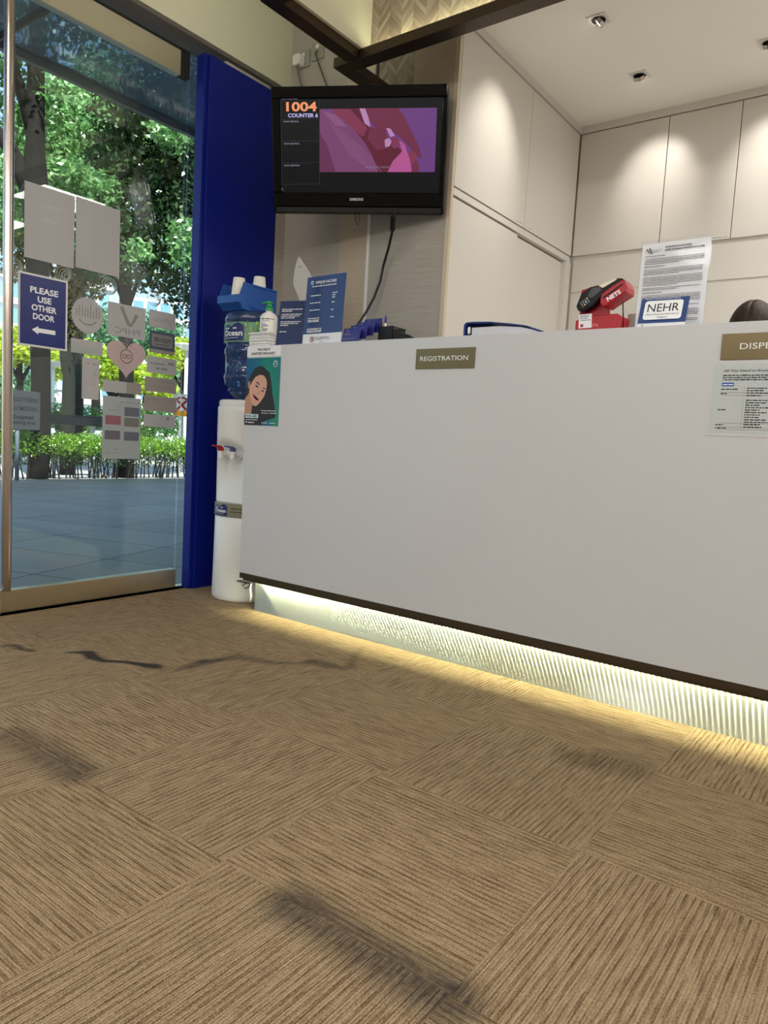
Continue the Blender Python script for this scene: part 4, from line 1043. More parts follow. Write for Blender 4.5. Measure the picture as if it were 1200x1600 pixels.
# =================================================================== WATER DISPENSER
DX, DY = -1.172, 1.558
wd = thing('water_dispenser', 'white free standing water dispenser between the blue panel and the counter', 'water dispenser', (DX, DY, 0))
def dring(z, R, cut, n=72):                  # front (towards -Y) may be cut back
    out = []
    for k in range(n):
        a = 2*PI*k/n; x = R*math.cos(a); y = R*math.sin(a)
        lim = -R+cut
        if cut > 0 and y < lim:
            y = lim-.012*math.sqrt(max(0, 1-(x/R)**2))*.3
        out.append((DX+x, DY+y, z))
    return out
def rings(q, L, m=0):
    n = len(L[0]); b = []
    vs = [p for r in L for p in r]
    fs = [(i*n+k, i*n+(k+1) % n, (i+1)*n+(k+1) % n, (i+1)*n+k) for i in range(len(L)-1) for k in range(n)]
    fs += [list(range(n))[::-1], [(len(L)-1)*n+k for k in range(n)]]
    q.add(vs, fs, m)
q = MB()
rings(q, [dring(z, R, c) for z, R, c in ((0, .150, 0), (.008, .157, 0), (.03, .158, 0), (.18, .156, 0), (.40, .154, 0), (.408, .150, 0))]); q.build('lower_body', M['white_pl'], parent=wd, smooth=True)
q = MB(); rings(q, [dring(z, R, c) for z, R, c in ((.408, .1555, 0), (.410, .1575, 0), (.468, .1575, 0), (.470, .1555, 0))])
q.build('band', mat('champagne_band', (142, 138, 118), .35, metal=.5), parent=wd, smooth=False)
q = MB()
rings(q, [dring(z, R, c) for z, R, c in ((.470, .15, .04), (.478, .154, .055), (.60, .155, .055), (.69, .155, .052), (.72, .155, .044), (.742, .156, .03), (.758, .156, .016), (.775, .156, .004), (.79, .157, 0), (.90, .157, 0), (.925, .157, 0), (.930, .152, 0))])
q.build('upper_body', M['white_pl'], parent=wd, smooth=True)
MB().lathe([(.150, .928), (.152, .932), (.152, .952), (.146, .96), (.10, .962)], DX, DY, 48).build('collar', M['white_pl'], parent=wd, smooth=True)
def tap(x, lever):
    tp_ = MB().tube([(x, DY-.10, .700), (x, DY-.118, .700)], .019, 20).build('tap', M['white_pl'], parent=wd)
    y0 = DY-.118
    MB().tube([(x, y0+.004, .700), (x, y0-.028, .700)], .010, 16).build('spout_neck', M['white_pl'], parent=tp_, smooth=True)
    MB().lathe([(.012, .680), (.014, .683), (.014, .714), (.012, .717)], x, y0-.036, 20).build('spout', M['white_pl'], parent=tp_, smooth=False)
    MB().prism([(y0-.048, .717), (y0-.024, .717), (y0-.024, .732), (y0-.040, .742), (y0-.085, .744), (y0-.088, .738), (y0-.052, .734)], -.008, .008, Fr((x, 0, 0), (0, 1, 0), (0, 0, 1))).build('lever', lever, parent=tp_, bevel=.002)
tap(DX-.030, M['red2']); tap(DX+.056, M['bluelever'])
def ocean(parent, cx, cy, R, a0, a1, z0, z1, green=True):
    """curved label: field plus the navy badge reading Ocean"""
    def P(a, z, r): return (cx+r*math.sin(a), cy-r*math.cos(a), z)
    def patch(q, a0, a1, zlo, zhi, r, m, n=24):
        for k in range(n):
            b0, b1 = a0+(a1-a0)*k/n, a0+(a1-a0)*(k+1)/n
            z00, z01 = (zlo(k/n), zlo((k+1)/n)) if callable(zlo) else (zlo, zlo); z10, z11 = (zhi(k/n), zhi((k+1)/n)) if callable(zhi) else (zhi, zhi)
            q.add([P(b0, z00, r), P(b1, z01, r), P(b1, z11, r), P(b0, z10, r)], [(0, 1, 2, 3)], m)
    q = MB(); H = z1-z0
    if green:
        patch(q, a0-.55, a1+1.0, z0-.006, z1+.004, R+.0006, 1)
        for k in range(60):
            aa = random.uniform(a1, a1+.95); zz = random.uniform(z0, z1); s_ = random.uniform(.006, .018)
            patch(q, aa, aa+s_*3, zz, zz+s_, R+.0009, random.choice([2, 3]), 2)
    dome = lambda t: z1-.16*H*(1-abs(math.sin(t*2*PI)) if .0 < t < 1 else 1)-(0.10*H if t < .5 else 0)
    patch(q, a0, a1, z0, dome, R+.0014, 0)
    vs, fs, x0, x1, y0, y1 = glyphs('Ocean', .02, 0)
    sx = (a1-a0)*.88/(x1-x0); hh = H*.30; zb = z0+H*.28
    q.add([P(a0+(a1-a0)*.06+(v[0]-x0)*sx, zb+v[1]*hh/.69, R+.0020) for v in vs], fs, 4)
    vs, fs, x0, x1, y0, y1 = glyphs('fine ideal', .02, 0)
    sx = (a1-a0)*.7/(x1-x0)
    for (bd, f0, f1) in (('Blue', .06, .30), ('Wood', .55, .80)):
        pass
    for k in range(6):
        b0 = a0+(a1-a0)*(.2+k*.1); patch(q, b0, b0+(a1-a0)*.07, z0+H*.14, z0+H*.17, R+.002, 4, 1)
    for k in (0, 1, 2, 5, 6):
        b0 = a0+(a1-a0)*(.1+k*.09); patch(q, b0, b0+(a1-a0)*.06, z0+H*.66, z0+H*.74, R+.002, 4, 1)
    q.build('label', [mat('label_navy', (18, 26, 96), .4), mat('label_green', (96, 142, 116), .4), mat('label_lime', (150, 190, 50), .4), mat('label_leaf', (40, 120, 70), .4), M['white_ink']], parent=parent)
ocean(wd, DX, DY, .1575, -.39, .19, .412, .466, green=False)
q = MB(); 
for k, zz in enumerate((.446, .431)): cyl_words(q, DX, DY, .1582, .32, .95, zz, .004, seed=k)
cyl_words(q, DX, DY, .1582, -.7, -.45, .446, .004, seed=4); cyl_words(q, DX, DY, .1582, -.7, -.5, .431, .004, seed=5)
q.build('band_print', M['ink'], parent=wd)
# bottle
wb = thing('water_bottle', 'large clear blue upturned water bottle on top of the dispenser', 'water bottle', (DX, DY, .965))
def water_mat():
    mt, nt, b = newmat('blue_water_bottle', .06, .5)
    nt.nodes.remove(b)
    o = [n for n in nt.nodes if n.type == 'OUTPUT_MATERIAL'][0]
    tr = nt.nodes.new('ShaderNodeBsdfTransparent'); tr.inputs[0].default_value = (*lin((150, 185, 222)), 1)
    gl = nt.nodes.new('ShaderNodeBsdfGlossy'); gl.inputs['Roughness'].default_value = .08
    df = nt.nodes.new('ShaderNodeBsdfDiffuse'); df.inputs[0].default_value = (*lin((70, 110, 160)), 1)
    m1 = nt.nodes.new('ShaderNodeMixShader'); m1.inputs[0].default_value = .22; nt.links.new(tr.outputs[0], m1.inputs[1]); nt.links.new(df.outputs[0], m1.inputs[2])
    m2 = nt.nodes.new('ShaderNodeMixShader'); nt.links.new(thin_fresnel(nt, .06).o, m2.inputs[0]); nt.links.new(m1.outputs[0], m2.inputs[1]); nt.links.new(gl.outputs[0], m2.inputs[2])
    nt.links.new(m2.outputs[0], o.inputs[0]); return mt
prof = [(.05, .965), (.085, .975), (.112, .995), (.122, 1.0), (.116, 1.012), (.126, 1.022), (.138, 1.035), (.136, 1.05), (.142, 1.06), (.142, 1.075), (.137, 1.085), (.136, 1.165), (.142, 1.175), (.143, 1.20), (.134, 1.212), (.134, 1.22), (.139, 1.228), (.139, 1.318), (.143, 1.325), (.143, 1.345), (.140, 1.358), (.126, 1.372), (.09, 1.376), (0.001, 1.372)]
MB().lathe(prof, DX, DY, 56, caps=False).build('shell', water_mat(), parent=wb, smooth=True)
ocean(wb, DX, DY, .140, -.45, .50, 1.232, 1.314, green=True)
# blue bin with cups
bn = thing('storage_bin', 'blue plastic parts bin resting on top of the water bottle', 'bin', (-1.2, 1.52, 1.378))
bx0, bx1, by0, by1, z0 = -1.272, -1.128, 1.415, 1.655, 1.3785
q = MB(); th = .004
side = [(by0+.028, z0), (by1, z0), (by1, z0+.118), (by0+.030, z0+.124), (by0+.008, z0+.066), (by0+.004, z0+.062), (by0-.004, z0+.062), (by0-.004, z0+.028), (by0+.012, z0+.024)]
for x in (bx0, bx1-th): q.prism(side, x, x+th, Fr((0, 0, 0), (0, 1, 0), (0, 0, 1)))
q.box(bx0+th, bx1-th, by1-th, by1, z0, z0+.122); q.box(bx0+th, bx1-th, by0+.028, by1-th, z0, z0+th)
fz = Fr((bx0+th, 0, 0), (0, 1, 0), (0, 0, 1))
q.prism([(by0-.004, z0+.028), (by0+.002, z0+.028), (by0+.002, z0+.062), (by0-.004, z0+.062)], 0, bx1-bx0-2*th, fz)
q.prism([(by0-.004, z0+.028), (by0+.03, z0), (by0+.036, z0+.003), (by0+.002, z0+.034)], 0, bx1-bx0-2*th, fz)
q.box(bx0-.004, bx0+.001, by0+.08, by1, z0+.116, z0+.124); q.box(bx1-.001, bx1+.004, by0+.08, by1, z0+.114, z0+.122)
q.box(bx1-.001, bx1+.006, by0+.07, by1-.02, z0+.012, z0+.02)
q.build('tray', M['bin'], parent=bn)
def cups(x, y, n, label, ztop):
    zc = ztop-.085
    for k in range(n):
        zz = zc-.007*(n-1-k)
        t = MB().lathe([(.0365, zz), (.038, zz+.001), (.0365, zz+.004), (.0345, zz+.006), (.0268, zz+.085), (.0, zz+.085)], x, y, 28, caps=False).build('paper_cup', M['cup'], smooth=True, loc=(x, y, zz))
        tag(t, label, 'cup', 'white paper cups stacked upside down in the blue bin' + (' front stack' if n == 4 else ' back stack'))
cups(-1.197, 1.475, 4, 'white paper cup upside down in the front stack in the blue bin', 1.530)
cups(-1.177, 1.585, 3, 'white paper cup upside down in the back stack in the blue bin', 1.556)

# =================================================================== STICKERS ON THE DOOR
FD = Fr((XD+.0065, 0, 0), (0, 1, 0), (0, 0, 1))
bk = paper_back('sticker_back', (204, 202, 202), .35); bk2 = paper_back('sticker_back_dark', (180, 172, 166), .3); bkp = paper_back('sticker_back_pink', (216, 196, 194), .35); bkl = paper_back('form_back', (198, 204, 204), .4)
prt = paper_back('showthrough', (160, 158, 158), .3); slate = paper_back('slate_back', (96, 110, 128), .25)
def quad(px): return [FD.px(u, v) for u, v in px]
def rectify(p):
    a0 = (p[0][0]+p[3][0])/2; a1 = (p[1][0]+p[2][0])/2; b1 = (p[0][1]+p[1][1])/2; b0 = (p[2][1]+p[3][1])/2
    return a0, a1, b0, b1
def sheet(name, label, px, m_, cat='sticker', extra=None, mats=None, group=None, c1=.0005):
    a0, a1, b0, b1 = rectify(quad(px))
    t = thing(name, label, cat, FD.p((a0+a1)/2, b0), group)
    MB().prism([(a0, b0), (a1, b0), (a1, b1), (a0, b1)], 0, c1, FD).build('sheet', m_, parent=t)
    if extra:
        q = MB(); extra(q, a0, a1, b0, b1); q.build('print', mats, parent=t)
    return t
def L(q, a0, a1, b0, b1, fa, fb, w, h, m=0, seed=0): words(q, FD, a0+(a1-a0)*fa, a0+(a1-a0)*(fa+w), b0+(b1-b0)*fb, (b1-b0)*h, .0008, m, seed)
wl = mat('glare_marks', (206, 204, 204), .5)  # pale bars paint glare onto the sheet
def ex(q, a0, a1, b0, b1): L(q, a0, a1, b0, b1, .34, .74, .35, .02, 0, 1); L(q, a0, a1, b0, b1, .32, .55, .36, .02, 0, 2)
sheet('paper_sheet', 'large blank backed paper sheet on the door, left of the pair', ((38, 282), (116, 306.5), (116, 419), (38, 402)), bk, 'paper', ex, [wl])
sheet('paper_sheet', 'large blank backed paper sheet on the door, right of the pair', ((119, 307.5), (188, 328.5), (186, 433), (118, 418)), bk, 'paper')
t = sheet('door_sign', 'navy sign on the glass door reading PLEASE USE OTHER DOOR', ((29, 421), (106, 441), (104, 550), (27, 537)), M['white_matt'], 'sign', c1=.0012)
a0, a1, b0, b1 = rectify(quad(((29, 421), (106, 441), (104, 550), (27, 537)))); w_, h_ = a1-a0, b1-b0
MB().prism([(a0+.008, b0+.008), (a1-.008, b0+.008), (a1-.008, b1-.008), (a0+.008, b1-.008)], .0012, .0016, FD).build('field', M['navy'], parent=t)
q = MB()
for s_, f0, f1, fb in (('PLEASE', .23, .80, .745), ('USE', .38, .66, .625), ('OTHER', .26, .77, .505), ('DOOR', .29, .73, .385)):
    text(q, FD, s_, a0+w_*f0, a0+w_*f1, b0+h_*fb, h_*.078, .002, bold=.03)
ay = b0+h_*.235; q.poly([(a0+w_*.27, ay), (a0+w_*.40, ay+h_*.058), (a0+w_*.40, ay+h_*.03), (a0+w_*.75, ay+h_*.03), (a0+w_*.75, ay-h_*.03), (a0+w_*.40, ay-h_*.03), (a0+w_*.40, ay-h_*.058)], FD, .002)
q.build('lettering', M['white_ink'], parent=t)
# round toothed badge
c_ = FD.px(137, 493); r1 = (FD.px(163, 493)[0]-FD.px(111, 493)[0])/2; r2 = (FD.px(137, 464)[1]-FD.px(137, 522)[1])/2
t = thing('badge_sticker', 'round sticker with a toothed edge on the glass door', 'sticker', FD.p(c_[0], c_[1]-r2))
MB().prism([(c_[0]+(r1 if k % 2 else r1*.93)*math.cos(2*PI*k/60), c_[1]+(r2 if k % 2 else r2*.93)*math.sin(2*PI*k/60)) for k in range(60)], 0, .0005, FD).build('disc', bk, parent=t)
q = MB()
for k in range(9): q.poly([(c_[0]-r1*.7+k*r1*.17, c_[1]-r2*.1), (c_[0]-r1*.64+k*r1*.17, c_[1]-r2*.1), (c_[0]-r1*.64+k*r1*.17, c_[1]+r2*(.3+.2*(k % 2))), (c_[0]-r1*.7+k*r1*.17, c_[1]+r2*(.3+.2*(k % 3)))], FD, .0008)
for k in range(12):
    t0, t1 = PI*1.22+k*PI*.56/12, PI*1.22+(k+1)*PI*.56/12
    q.poly([(c_[0]+r1*.62*math.cos(t0), c_[1]+r2*(.15+.62*math.sin(t0))), (c_[0]+r1*.7*math.cos(t0), c_[1]+r2*(.15+.7*math.sin(t0))), (c_[0]+r1*.7*math.cos(t1), c_[1]+r2*(.15+.7*math.sin(t1))), (c_[0]+r1*.62*math.cos(t1), c_[1]+r2*(.15+.62*math.sin(t1)))], FD, .0008)
q.build('print', [prt], parent=t)
def exphpc(q, a0, a1, b0, b1):
    w, h = a1-a0, b1-b0
    text(q, FD, 'PHPC', a0+w*.18, a0+w*.85, b0+h*.10, h*.18, .0008, mirror=True)
    q.poly([(a0+w*.30, b0+h*.90), (a0+w*.38, b0+h*.94), (a0+w*.55, b0+h*.52), (a0+w*.60, b0+h*.44), (a0+w*.72, b0+h*.78), (a0+w*.80, b0+h*.72), (a0+w*.64, b0+h*.36), (a0+w*.56, b0+h*.34), (a0+w*.50, b0+h*.38)], FD, .0008)
sheet('door_sticker', 'square PHPC sticker with a tick seen reversed on the glass door', ((168.5, 471), (227.5, 482), (227, 532), (168, 523)), bk, extra=exphpc, mats=[prt])
sheet('door_sticker', 'plain GPFirst sticker seen reversed above the reversed NEHR sticker', ((233, 483), (274.5, 491.5), (274, 517), (233, 510.5)), bk, extra=lambda q, a0, a1, b0, b1: text(q, FD, 'GPFirst', a0+(a1-a0)*.15, a1-(a1-a0)*.08, b0+(b1-b0)*.35, (b1-b0)*.3, .0008, mirror=True), mats=[bk2])
def exn(q, a0, a1, b0, b1):
    w, h = a1-a0, b1-b0
    q.poly(rrect(a0+w*.09, a1-w*.1, b0+h*.30, b1-h*.14, h*.07), FD, .0007, 0); q.poly([(a0, b0), (a1, b0), (a1, b0+h*.16), (a0, b0+h*.16)], FD, .0007, 2)
    text(q, FD, 'NEHR', a0+w*.16, a1-w*.18, b0+h*.50, h*.22, .0011, m=1, mirror=True); words(q, FD, a0+w*.2, a1-w*.2, b0+h*.38, h*.04, .0011, 1, 3)
sheet('door_sticker', 'dark blue NEHR sticker seen reversed on the glass door', ((233.5, 514.5), (273.5, 523), (272.5, 556), (233, 549.5)), slate, extra=exn, mats=[prt, mat('slate_ink', (52, 60, 74), .6), bk2])
def exs(*rows):
    def f(q, a0, a1, b0, b1):
        for i, r in enumerate(rows): L(q, a0, a1, b0, b1, *r, seed=i+3)
    return f
sheet('door_sticker', 'care network sticker directly below the reversed NEHR sticker', ((229.5, 554.5), (275.5, 563.5), (275, 587.5), (229, 581)), bk, extra=exs((.1, .55, .5, .1), (.3, .25, .45, .14), (.72, .6, .2, .2)), mats=[prt])
sheet('door_sticker', 'brownish clinic sticker third from the bottom of the right hand column', ((226, 587), (275.5, 594.5), (275, 616), (226, 610.5)), bk2, extra=exs((.5, .7, .4, .12), (.35, .3, .55, .08)), mats=[prt])
sheet('door_sticker', 'smart care sticker second from the bottom of the right hand column', ((225, 616.5), (275.5, 623), (275, 645.5), (224.5, 641)), bk2, extra=exs((.08, .72, .45, .14), (.75, .7, .15, .1)), mats=[prt])
sheet('door_sticker', 'pale plain sticker at the bottom of the right hand column', ((224.5, 647), (274, 650), (272.5, 669), (224, 666)), bk, extra=exs((.72, .6, .08, .3),), mats=[prt])
sheet('door_sticker', 'wide two tone sticker just below the round toothed badge', ((111, 527), (160.5, 536), (160, 556.5), (110.5, 550.5)), bk, extra=lambda q, a0, a1, b0, b1: q.poly([(a0, b0), (a1, b0), (a1, b0+(b1-b0)*.45), (a0, b0+(b1-b0)*.5)], FD, .0008), mats=[bkl])
sheet('door_sticker', 'narrow upright sticker left of the heart on the glass door', ((128.5, 558), (155, 561), (154.5, 625), (127.5, 623)), bk, extra=exs((.15, .86, .35, .02), (.6, .84, .3, .04), (.65, .6, .2, .02), (.1, .45, .7, .006), (.1, .36, .7, .006)), mats=[prt])
sheet('door_sticker', 'wide sticker between the heart and the large form', ((161, 592.5), (221, 600), (220, 617.5), (160.5, 611)), bk, extra=lambda q, a0, a1, b0, b1: q.poly([(a0+(a1-a0)*.6, b0), (a1, b0), (a1, b1), (a0+(a1-a0)*.6, b1)], FD, .0008), mats=[bk2])
c_ = FD.px(197.5, 560); w_ = (FD.px(228, 560)[0]-FD.px(167, 560)[0])/2; h_ = (FD.px(197, 529)[1]-FD.px(197, 592)[1])/2
hp = []
for k in range(48):
    a = 2*PI*k/48; hp.append((c_[0]+w_*(math.sin(a)**3), c_[1]+h_*.06+h_*(13*math.cos(a)-5*math.cos(2*a)-2*math.cos(3*a)-math.cos(4*a))/15.5))
t = thing('heart_sticker', 'pink heart shaped sticker on the glass door', 'sticker', FD.p(c_[0], c_[1]-h_))
MB().prism(hp, 0, .0005, FD).build('heart', bkp, parent=t)
q = MB(); ring(q, FD, c_[0], c_[1]+h_*.1, w_*.28, w_*.33, .0008); ring(q, FD, c_[0]-w_*.1, c_[1]+h_*.1, w_*.07, w_*.11, .0008, n=14); ring(q, FD, c_[0]+w_*.1, c_[1]+h_*.1, w_*.07, w_*.11, .0008, n=14)
for k in range(7):
    a = PI*.15+k*PI*.7/6; q.poly([(c_[0]+w_*.5*math.cos(a), c_[1]+h_*(.1+.5*math.sin(a))), (c_[0]+w_*.5*math.cos(a)+.004, c_[1]+h_*(.1+.5*math.sin(a))), (c_[0]+w_*.6*math.cos(a)+.004, c_[1]+h_*(.1+.6*math.sin(a))), (c_[0]+w_*.6*math.cos(a), c_[1]+h_*(.1+.6*math.sin(a)))], FD, .0008)
q.build('print', [paper_back('heart_print', (150, 124, 122), .2)], parent=t)
def exform(q, a0, a1, b0, b1):
    w, h = a1-a0, b1-b0
    for fa, fb, m in ((.56, .70, 1), (.07, .55, 2), (.56, .53, 3), (.06, .31, 4), (.56, .30, 1)):
        q.poly(rrect(a0+w*fa, a0+w*(fa+.40), b0+h*fb, b0+h*(fb+.145), h*.015), FD, .0008, m)
    text(q, FD, 'FULLERTON', a0+w*.45, a0+w*.85, b0+h*.905, h*.026, .0008, m=0, mirror=True); ring(q, FD, a0+w*.92, b0+h*.92, w*.025, w*.04, .0008, 0, 14)
    for i, (fa, fb, ww) in enumerate(((.35, .85, .1), (.38, .82, .1), (.12, .78, .3), (.12, .5, .06), (.3, .17, .15), (.3, .145, .13), (.1, .09, .4))): words(q, FD, a0+w*fa, a0+w*(fa+ww), b0+h*fb, h*.008, .0008, 0, i)
sheet('payment_form', 'large form with six coloured card pictures at the foot of the stickers', ((161.5, 617), (220, 624), (218.5, 718), (158, 716)), bkl, 'poster', exform,
      [prt, paper_back('c1', (128, 132, 148), .3), paper_back('c2', (178, 122, 134), .3), paper_back('c3', (146, 148, 138), .3), paper_back('c4', (132, 128, 138), .3)])
frost = paper_back('frosted_film', (190, 184, 170), .5)
for i, (u, v) in enumerate(((21, 417), (98, 426), (171, 447), (241, 466))):
    c_ = FD.px(u, v); q = MB()
    for k in range(5): ring(q, FD, c_[0]+.004*k, c_[1]-.003*k, .036-.007*k, .0385-.007*k, .0003, n=30)
    t = q.build('swirl_decal', frost, loc=FD.p(c_[0], c_[1]-.04))
    tag(t, ['round swirl line decal on the glass above the navy door sign, leftmost', 'round swirl line decal on the glass between navy sign and left paper sheet', 'round swirl line decal on the glass below the right paper sheet', 'round swirl line decal on the glass above the GPFirst sticker'][i], 'decal')

# =================================================================== STAFF MEMBER BEHIND THE COUNTER
hc = at(1183, 504, y=2.02); HX, HY, HZ = float(hc[0])-.012, 2.02, 1.262
print('head', HX, HY, HZ)
def person():
    root = thing('person', 'person with dark brown hair tied back sitting behind the counter, only hair showing', 'person', (HX, 2.1, 0))
    Vt = {'pelvis': (0, .12, .56, .15), 'belly': (0, .10, .72, .135), 'chest': (0, .07, .90, .15), 'neck0': (0, .04, 1.03, .07), 'neck': (0, .02, 1.09, .052), 'head0': (0, -.005, 1.15, .07)}
    E = [('pelvis', 'belly'), ('belly', 'chest'), ('chest', 'neck0'), ('neck0', 'neck'), ('neck', 'head0')]
    for s, n in ((-1, 'l'), (1, 'r')):
        Vt['sh'+n] = (s*.17, .06, .99, .062); Vt['el'+n] = (s*.22, -.02, .80, .045); Vt['wr'+n] = (s*.12, -.10, .66, .028); Vt['pa'+n] = (s*.09, -.15, .64, .032)
        Vt['hip'+n] = (s*.10, .08, .54, .10); Vt['kn'+n] = (s*.12, -.22, .52, .068); Vt['an'+n] = (s*.12, -.13, .10, .042); Vt['to'+n] = (s*.13, -.25, .045, .038)
        E += [('chest', 'sh'+n), ('sh'+n, 'el'+n), ('el'+n, 'wr'+n), ('wr'+n, 'pa'+n), ('pelvis', 'hip'+n), ('hip'+n, 'kn'+n), ('kn'+n, 'an'+n), ('an'+n, 'to'+n)]
        for k in range(4):
            dx = (k-1.5)*.018; L_ = (.05, .056, .053, .042)[k]
            Vt['f%d%s' % (k, n)] = (s*.09+dx, -.15-.03-L_*.5, .632, .0085); Vt['g%d%s' % (k, n)] = (s*.09+dx, -.15-.03-L_, .618, .0075)
            E += [('pa'+n, 'f%d%s' % (k, n)), ('f%d%s' % (k, n), 'g%d%s' % (k, n))]
        Vt['t0'+n] = (s*.09-s*.04, -.15, .635, .010); Vt['t1'+n] = (s*.09-s*.05, -.185, .625, .009); E += [('wr'+n, 't0'+n), ('t0'+n, 't1'+n)]
    ks = list(Vt); ix = {k: i for i, k in enumerate(ks)}
    me = bpy.data.meshes.new('body'); me.from_pydata([(HX+Vt[k][0], HY+Vt[k][1], Vt[k][2]) for k in ks], [(ix[a], ix[b]) for a, b in E], [])
    o = bpy.data.objects.new('body', me); COL.objects.link(o)
    sk = o.modifiers.new('skin', 'SKIN'); 
    if not me.skin_vertices:
        bm = bmesh.new(); bm.from_mesh(me); bm.verts.layers.skin.verify(); bm.to_mesh(me); bm.free()
    for i, k in enumerate(ks):
        sv = me.skin_vertices[0].data[i]; sv.radius = (Vt[k][3], Vt[k][3]); sv.use_root = (k == 'pelvis')
    su = o.modifiers.new('sub', 'SUBSURF'); su.levels = 2; su.render_levels = 2
    dg = bpy.context.evaluated_depsgraph_get(); ev = o.evaluated_get(dg); m2 = bpy.data.meshes.new_from_object(ev)
    bm = bmesh.new(); bm.from_mesh(m2)
    # head: shaped ellipsoid with brow, nose, chin, joined into the body mesh
    h = bmesh.ops.create_uvsphere(bm, u_segments=32, v_segments=24, radius=1.0)['verts']
    for v in h:
        x, y, z = v.co; w = .074-.014*max(0, -z)
        X_ = x*w; Y_ = y*.094; Z_ = z*.112
        if y < -.2 and abs(x) < .28 and -.35 < z < .1: Y_ -= .016*(1-abs(x)/.28)*(.1-z)/.45
        if y < 0 and z < -.7: Y_ -= .012
        if y < -.4 and .05 < z < .3 and .2 < abs(x) < .55: Y_ += .008
        a = math.radians(22); Y2 = Y_*math.cos(a)+Z_*-math.sin(a)*1; Z2 = Y_*math.sin(a)+Z_*math.cos(a)
        v.co = (HX+X_, HY+Y2, HZ+Z2)
    for s in (-1, 1):
        e = bmesh.ops.create_uvsphere(bm, u_segments=12, v_segments=8, radius=1.0)['verts']
        for v in e: v.co = (HX+s*.074+v.co.x*.010, HY+.01+v.co.y*.018, HZ-.01+v.co.z*.032)
    bm.to_mesh(m2); bm.free(); m2.materials.clear(); m2.materials.append(mat('skin', (196, 150, 132), .5))
    for p in m2.polygons: p.use_smooth = True; p.material_index = 0
    bpy.data.objects.remove(o)
    b = bpy.data.objects.new('body', m2); COL.objects.link(b); b.parent = root; b.matrix_parent_inverse = Matrix.Translation(root.location).inverted()
    # clothing: torso and legs
    q = MB()
    q.lathe([(.165, .50), (.17, .60), (.155, .75), (.175, .90), (.16, 1.0), (.075, 1.045)], HX, HY+.09, 32)
    for s in (-1, 1): q.tube([(HX+s*.16, HY+.06, 1.0), (HX+s*.2, HY+.02, .92), (HX+s*.225, HY-.01, .84)], .07, 16, radii=[.075, .07, .06])
    q.build('uniform_top', mat('navy_uniform', (44, 56, 88), .8), parent=root, smooth=True)
    q = MB()
    for s in (-1, 1): q.tube([(HX+s*.09, HY+.1, .54), (HX+s*.12, HY-.22, .52), (HX+s*.12, HY-.23, .45), (HX+s*.12, HY-.13, .12)], .09, 16, radii=[.115, .085, .08, .06])
    q.build('trousers', mat('black_trousers', (28, 28, 32), .85), parent=root, smooth=True)
    # hair: cap over the skull, swept back from a centre parting
    mt, nt, bb = newmat('brown_hair', .6, .3)
    x, y, z = coords(nt)
    n = noise(nt, vec(nt, x*10.0, y*10.0, z*10.0), 1.0, 3)
    ang = noise(nt, vec(nt, x*260.0, y*20.0, z*60.0), 1.0, 3)
    nt.links.new(ramp(nt, ang*.8+n*.2, [(.35, (22, 16, 14)), (.55, (52, 38, 30)), (.7, (92, 70, 56))]), bb.inputs['Base Color']); bumpto(nt, bb, ang, .6, .003)
    bm = bmesh.new(); bmesh.ops.create_uvsphere(bm, u_segments=64, v_segments=40, radius=1.0)
    kill = []
    for v in bm.verts:
        x_, y_, z_ = v.co
        if y_ < -.15 and z_ < .42+.25*abs(x_)*0: kill.append(v)
        elif y_ < .15 and z_ < -.2: kill.append(v)
        elif z_ < -.55: kill.append(v)
    bmesh.ops.delete(bm, geom=kill, context='VERTS')
    for v in bm.verts:
        x_, y_, z_ = v.co
        rid = 1+.003*math.sin(38*math.atan2(z_, x_)+6*y_)
        part = 1-.05*math.exp(-(x_/.05)**2)*(1 if y_ < .3 else 0)
        X_ = x_*.083*rid; Y_ = y_*.103*rid; Z_ = z_*.120*rid*part
        a = math.radians(22); v.co = (HX+X_, HY+Y_*math.cos(a)-Z_*math.sin(a), HZ+Y_*math.sin(a)+Z_*math.cos(a))
    mh = bpy.data.meshes.new('hair'); bm.to_mesh(mh); bm.free(); mh.materials.append(mt)
    for p in mh.polygons: p.use_smooth = True
    ho = bpy.data.objects.new('hair', mh); COL.objects.link(ho); ho.parent = root; ho.matrix_parent_inverse = Matrix.Translation(root.location).inverted()
    sm_ = ho.modifiers.new('solid', 'SOLIDIFY'); sm_.thickness = .006; sm_.offset = -1
    def tl(x, y, z):
        a = math.radians(22); return (HX+x, HY+y*math.cos(a)-z*math.sin(a), HZ+y*math.sin(a)+z*math.cos(a))
    def blob(nm, c, r, m_):
        q = MB(); vs = []
        for i in range(9):
            t_ = PI*i/8
            for k in range(14): vs.append(tl(c[0]+r[0]*math.sin(t_)*math.cos(2*PI*k/14), c[1]+r[1]*math.sin(t_)*math.sin(2*PI*k/14), c[2]+r[2]*math.cos(t_)))
        q.add(vs, [(i*14+k, (i+1)*14+k, (i+1)*14+(k+1) % 14, i*14+(k+1) % 14) for i in range(8) for k in range(14)])
        return q.build(nm, m_, parent=root, smooth=True)
    for s in (-1, 1):
        blob('eye', (s*.031, -.083, .008), (.013, .007, .006), M['white_pl']); blob('iris', (s*.031, -.0885, .007), (.0055, .003, .0055), mat('iris_brown', (50, 32, 24), .2))
        blob('eyebrow', (s*.032, -.084, .030), (.018, .006, .0035), mt)
    blob('mouth', (0, -.090, -.058), (.022, .008, .007), mat('lips', (160, 84, 80), .5))
    MB().lathe([(.0, HZ-.03), (.03, HZ-.02), (.038, HZ+.005), (.03, HZ+.03), (0, HZ+.04)], HX, HY+.13, 20, caps=False).build('hair_bun', mt, parent=root, smooth=True)
person()

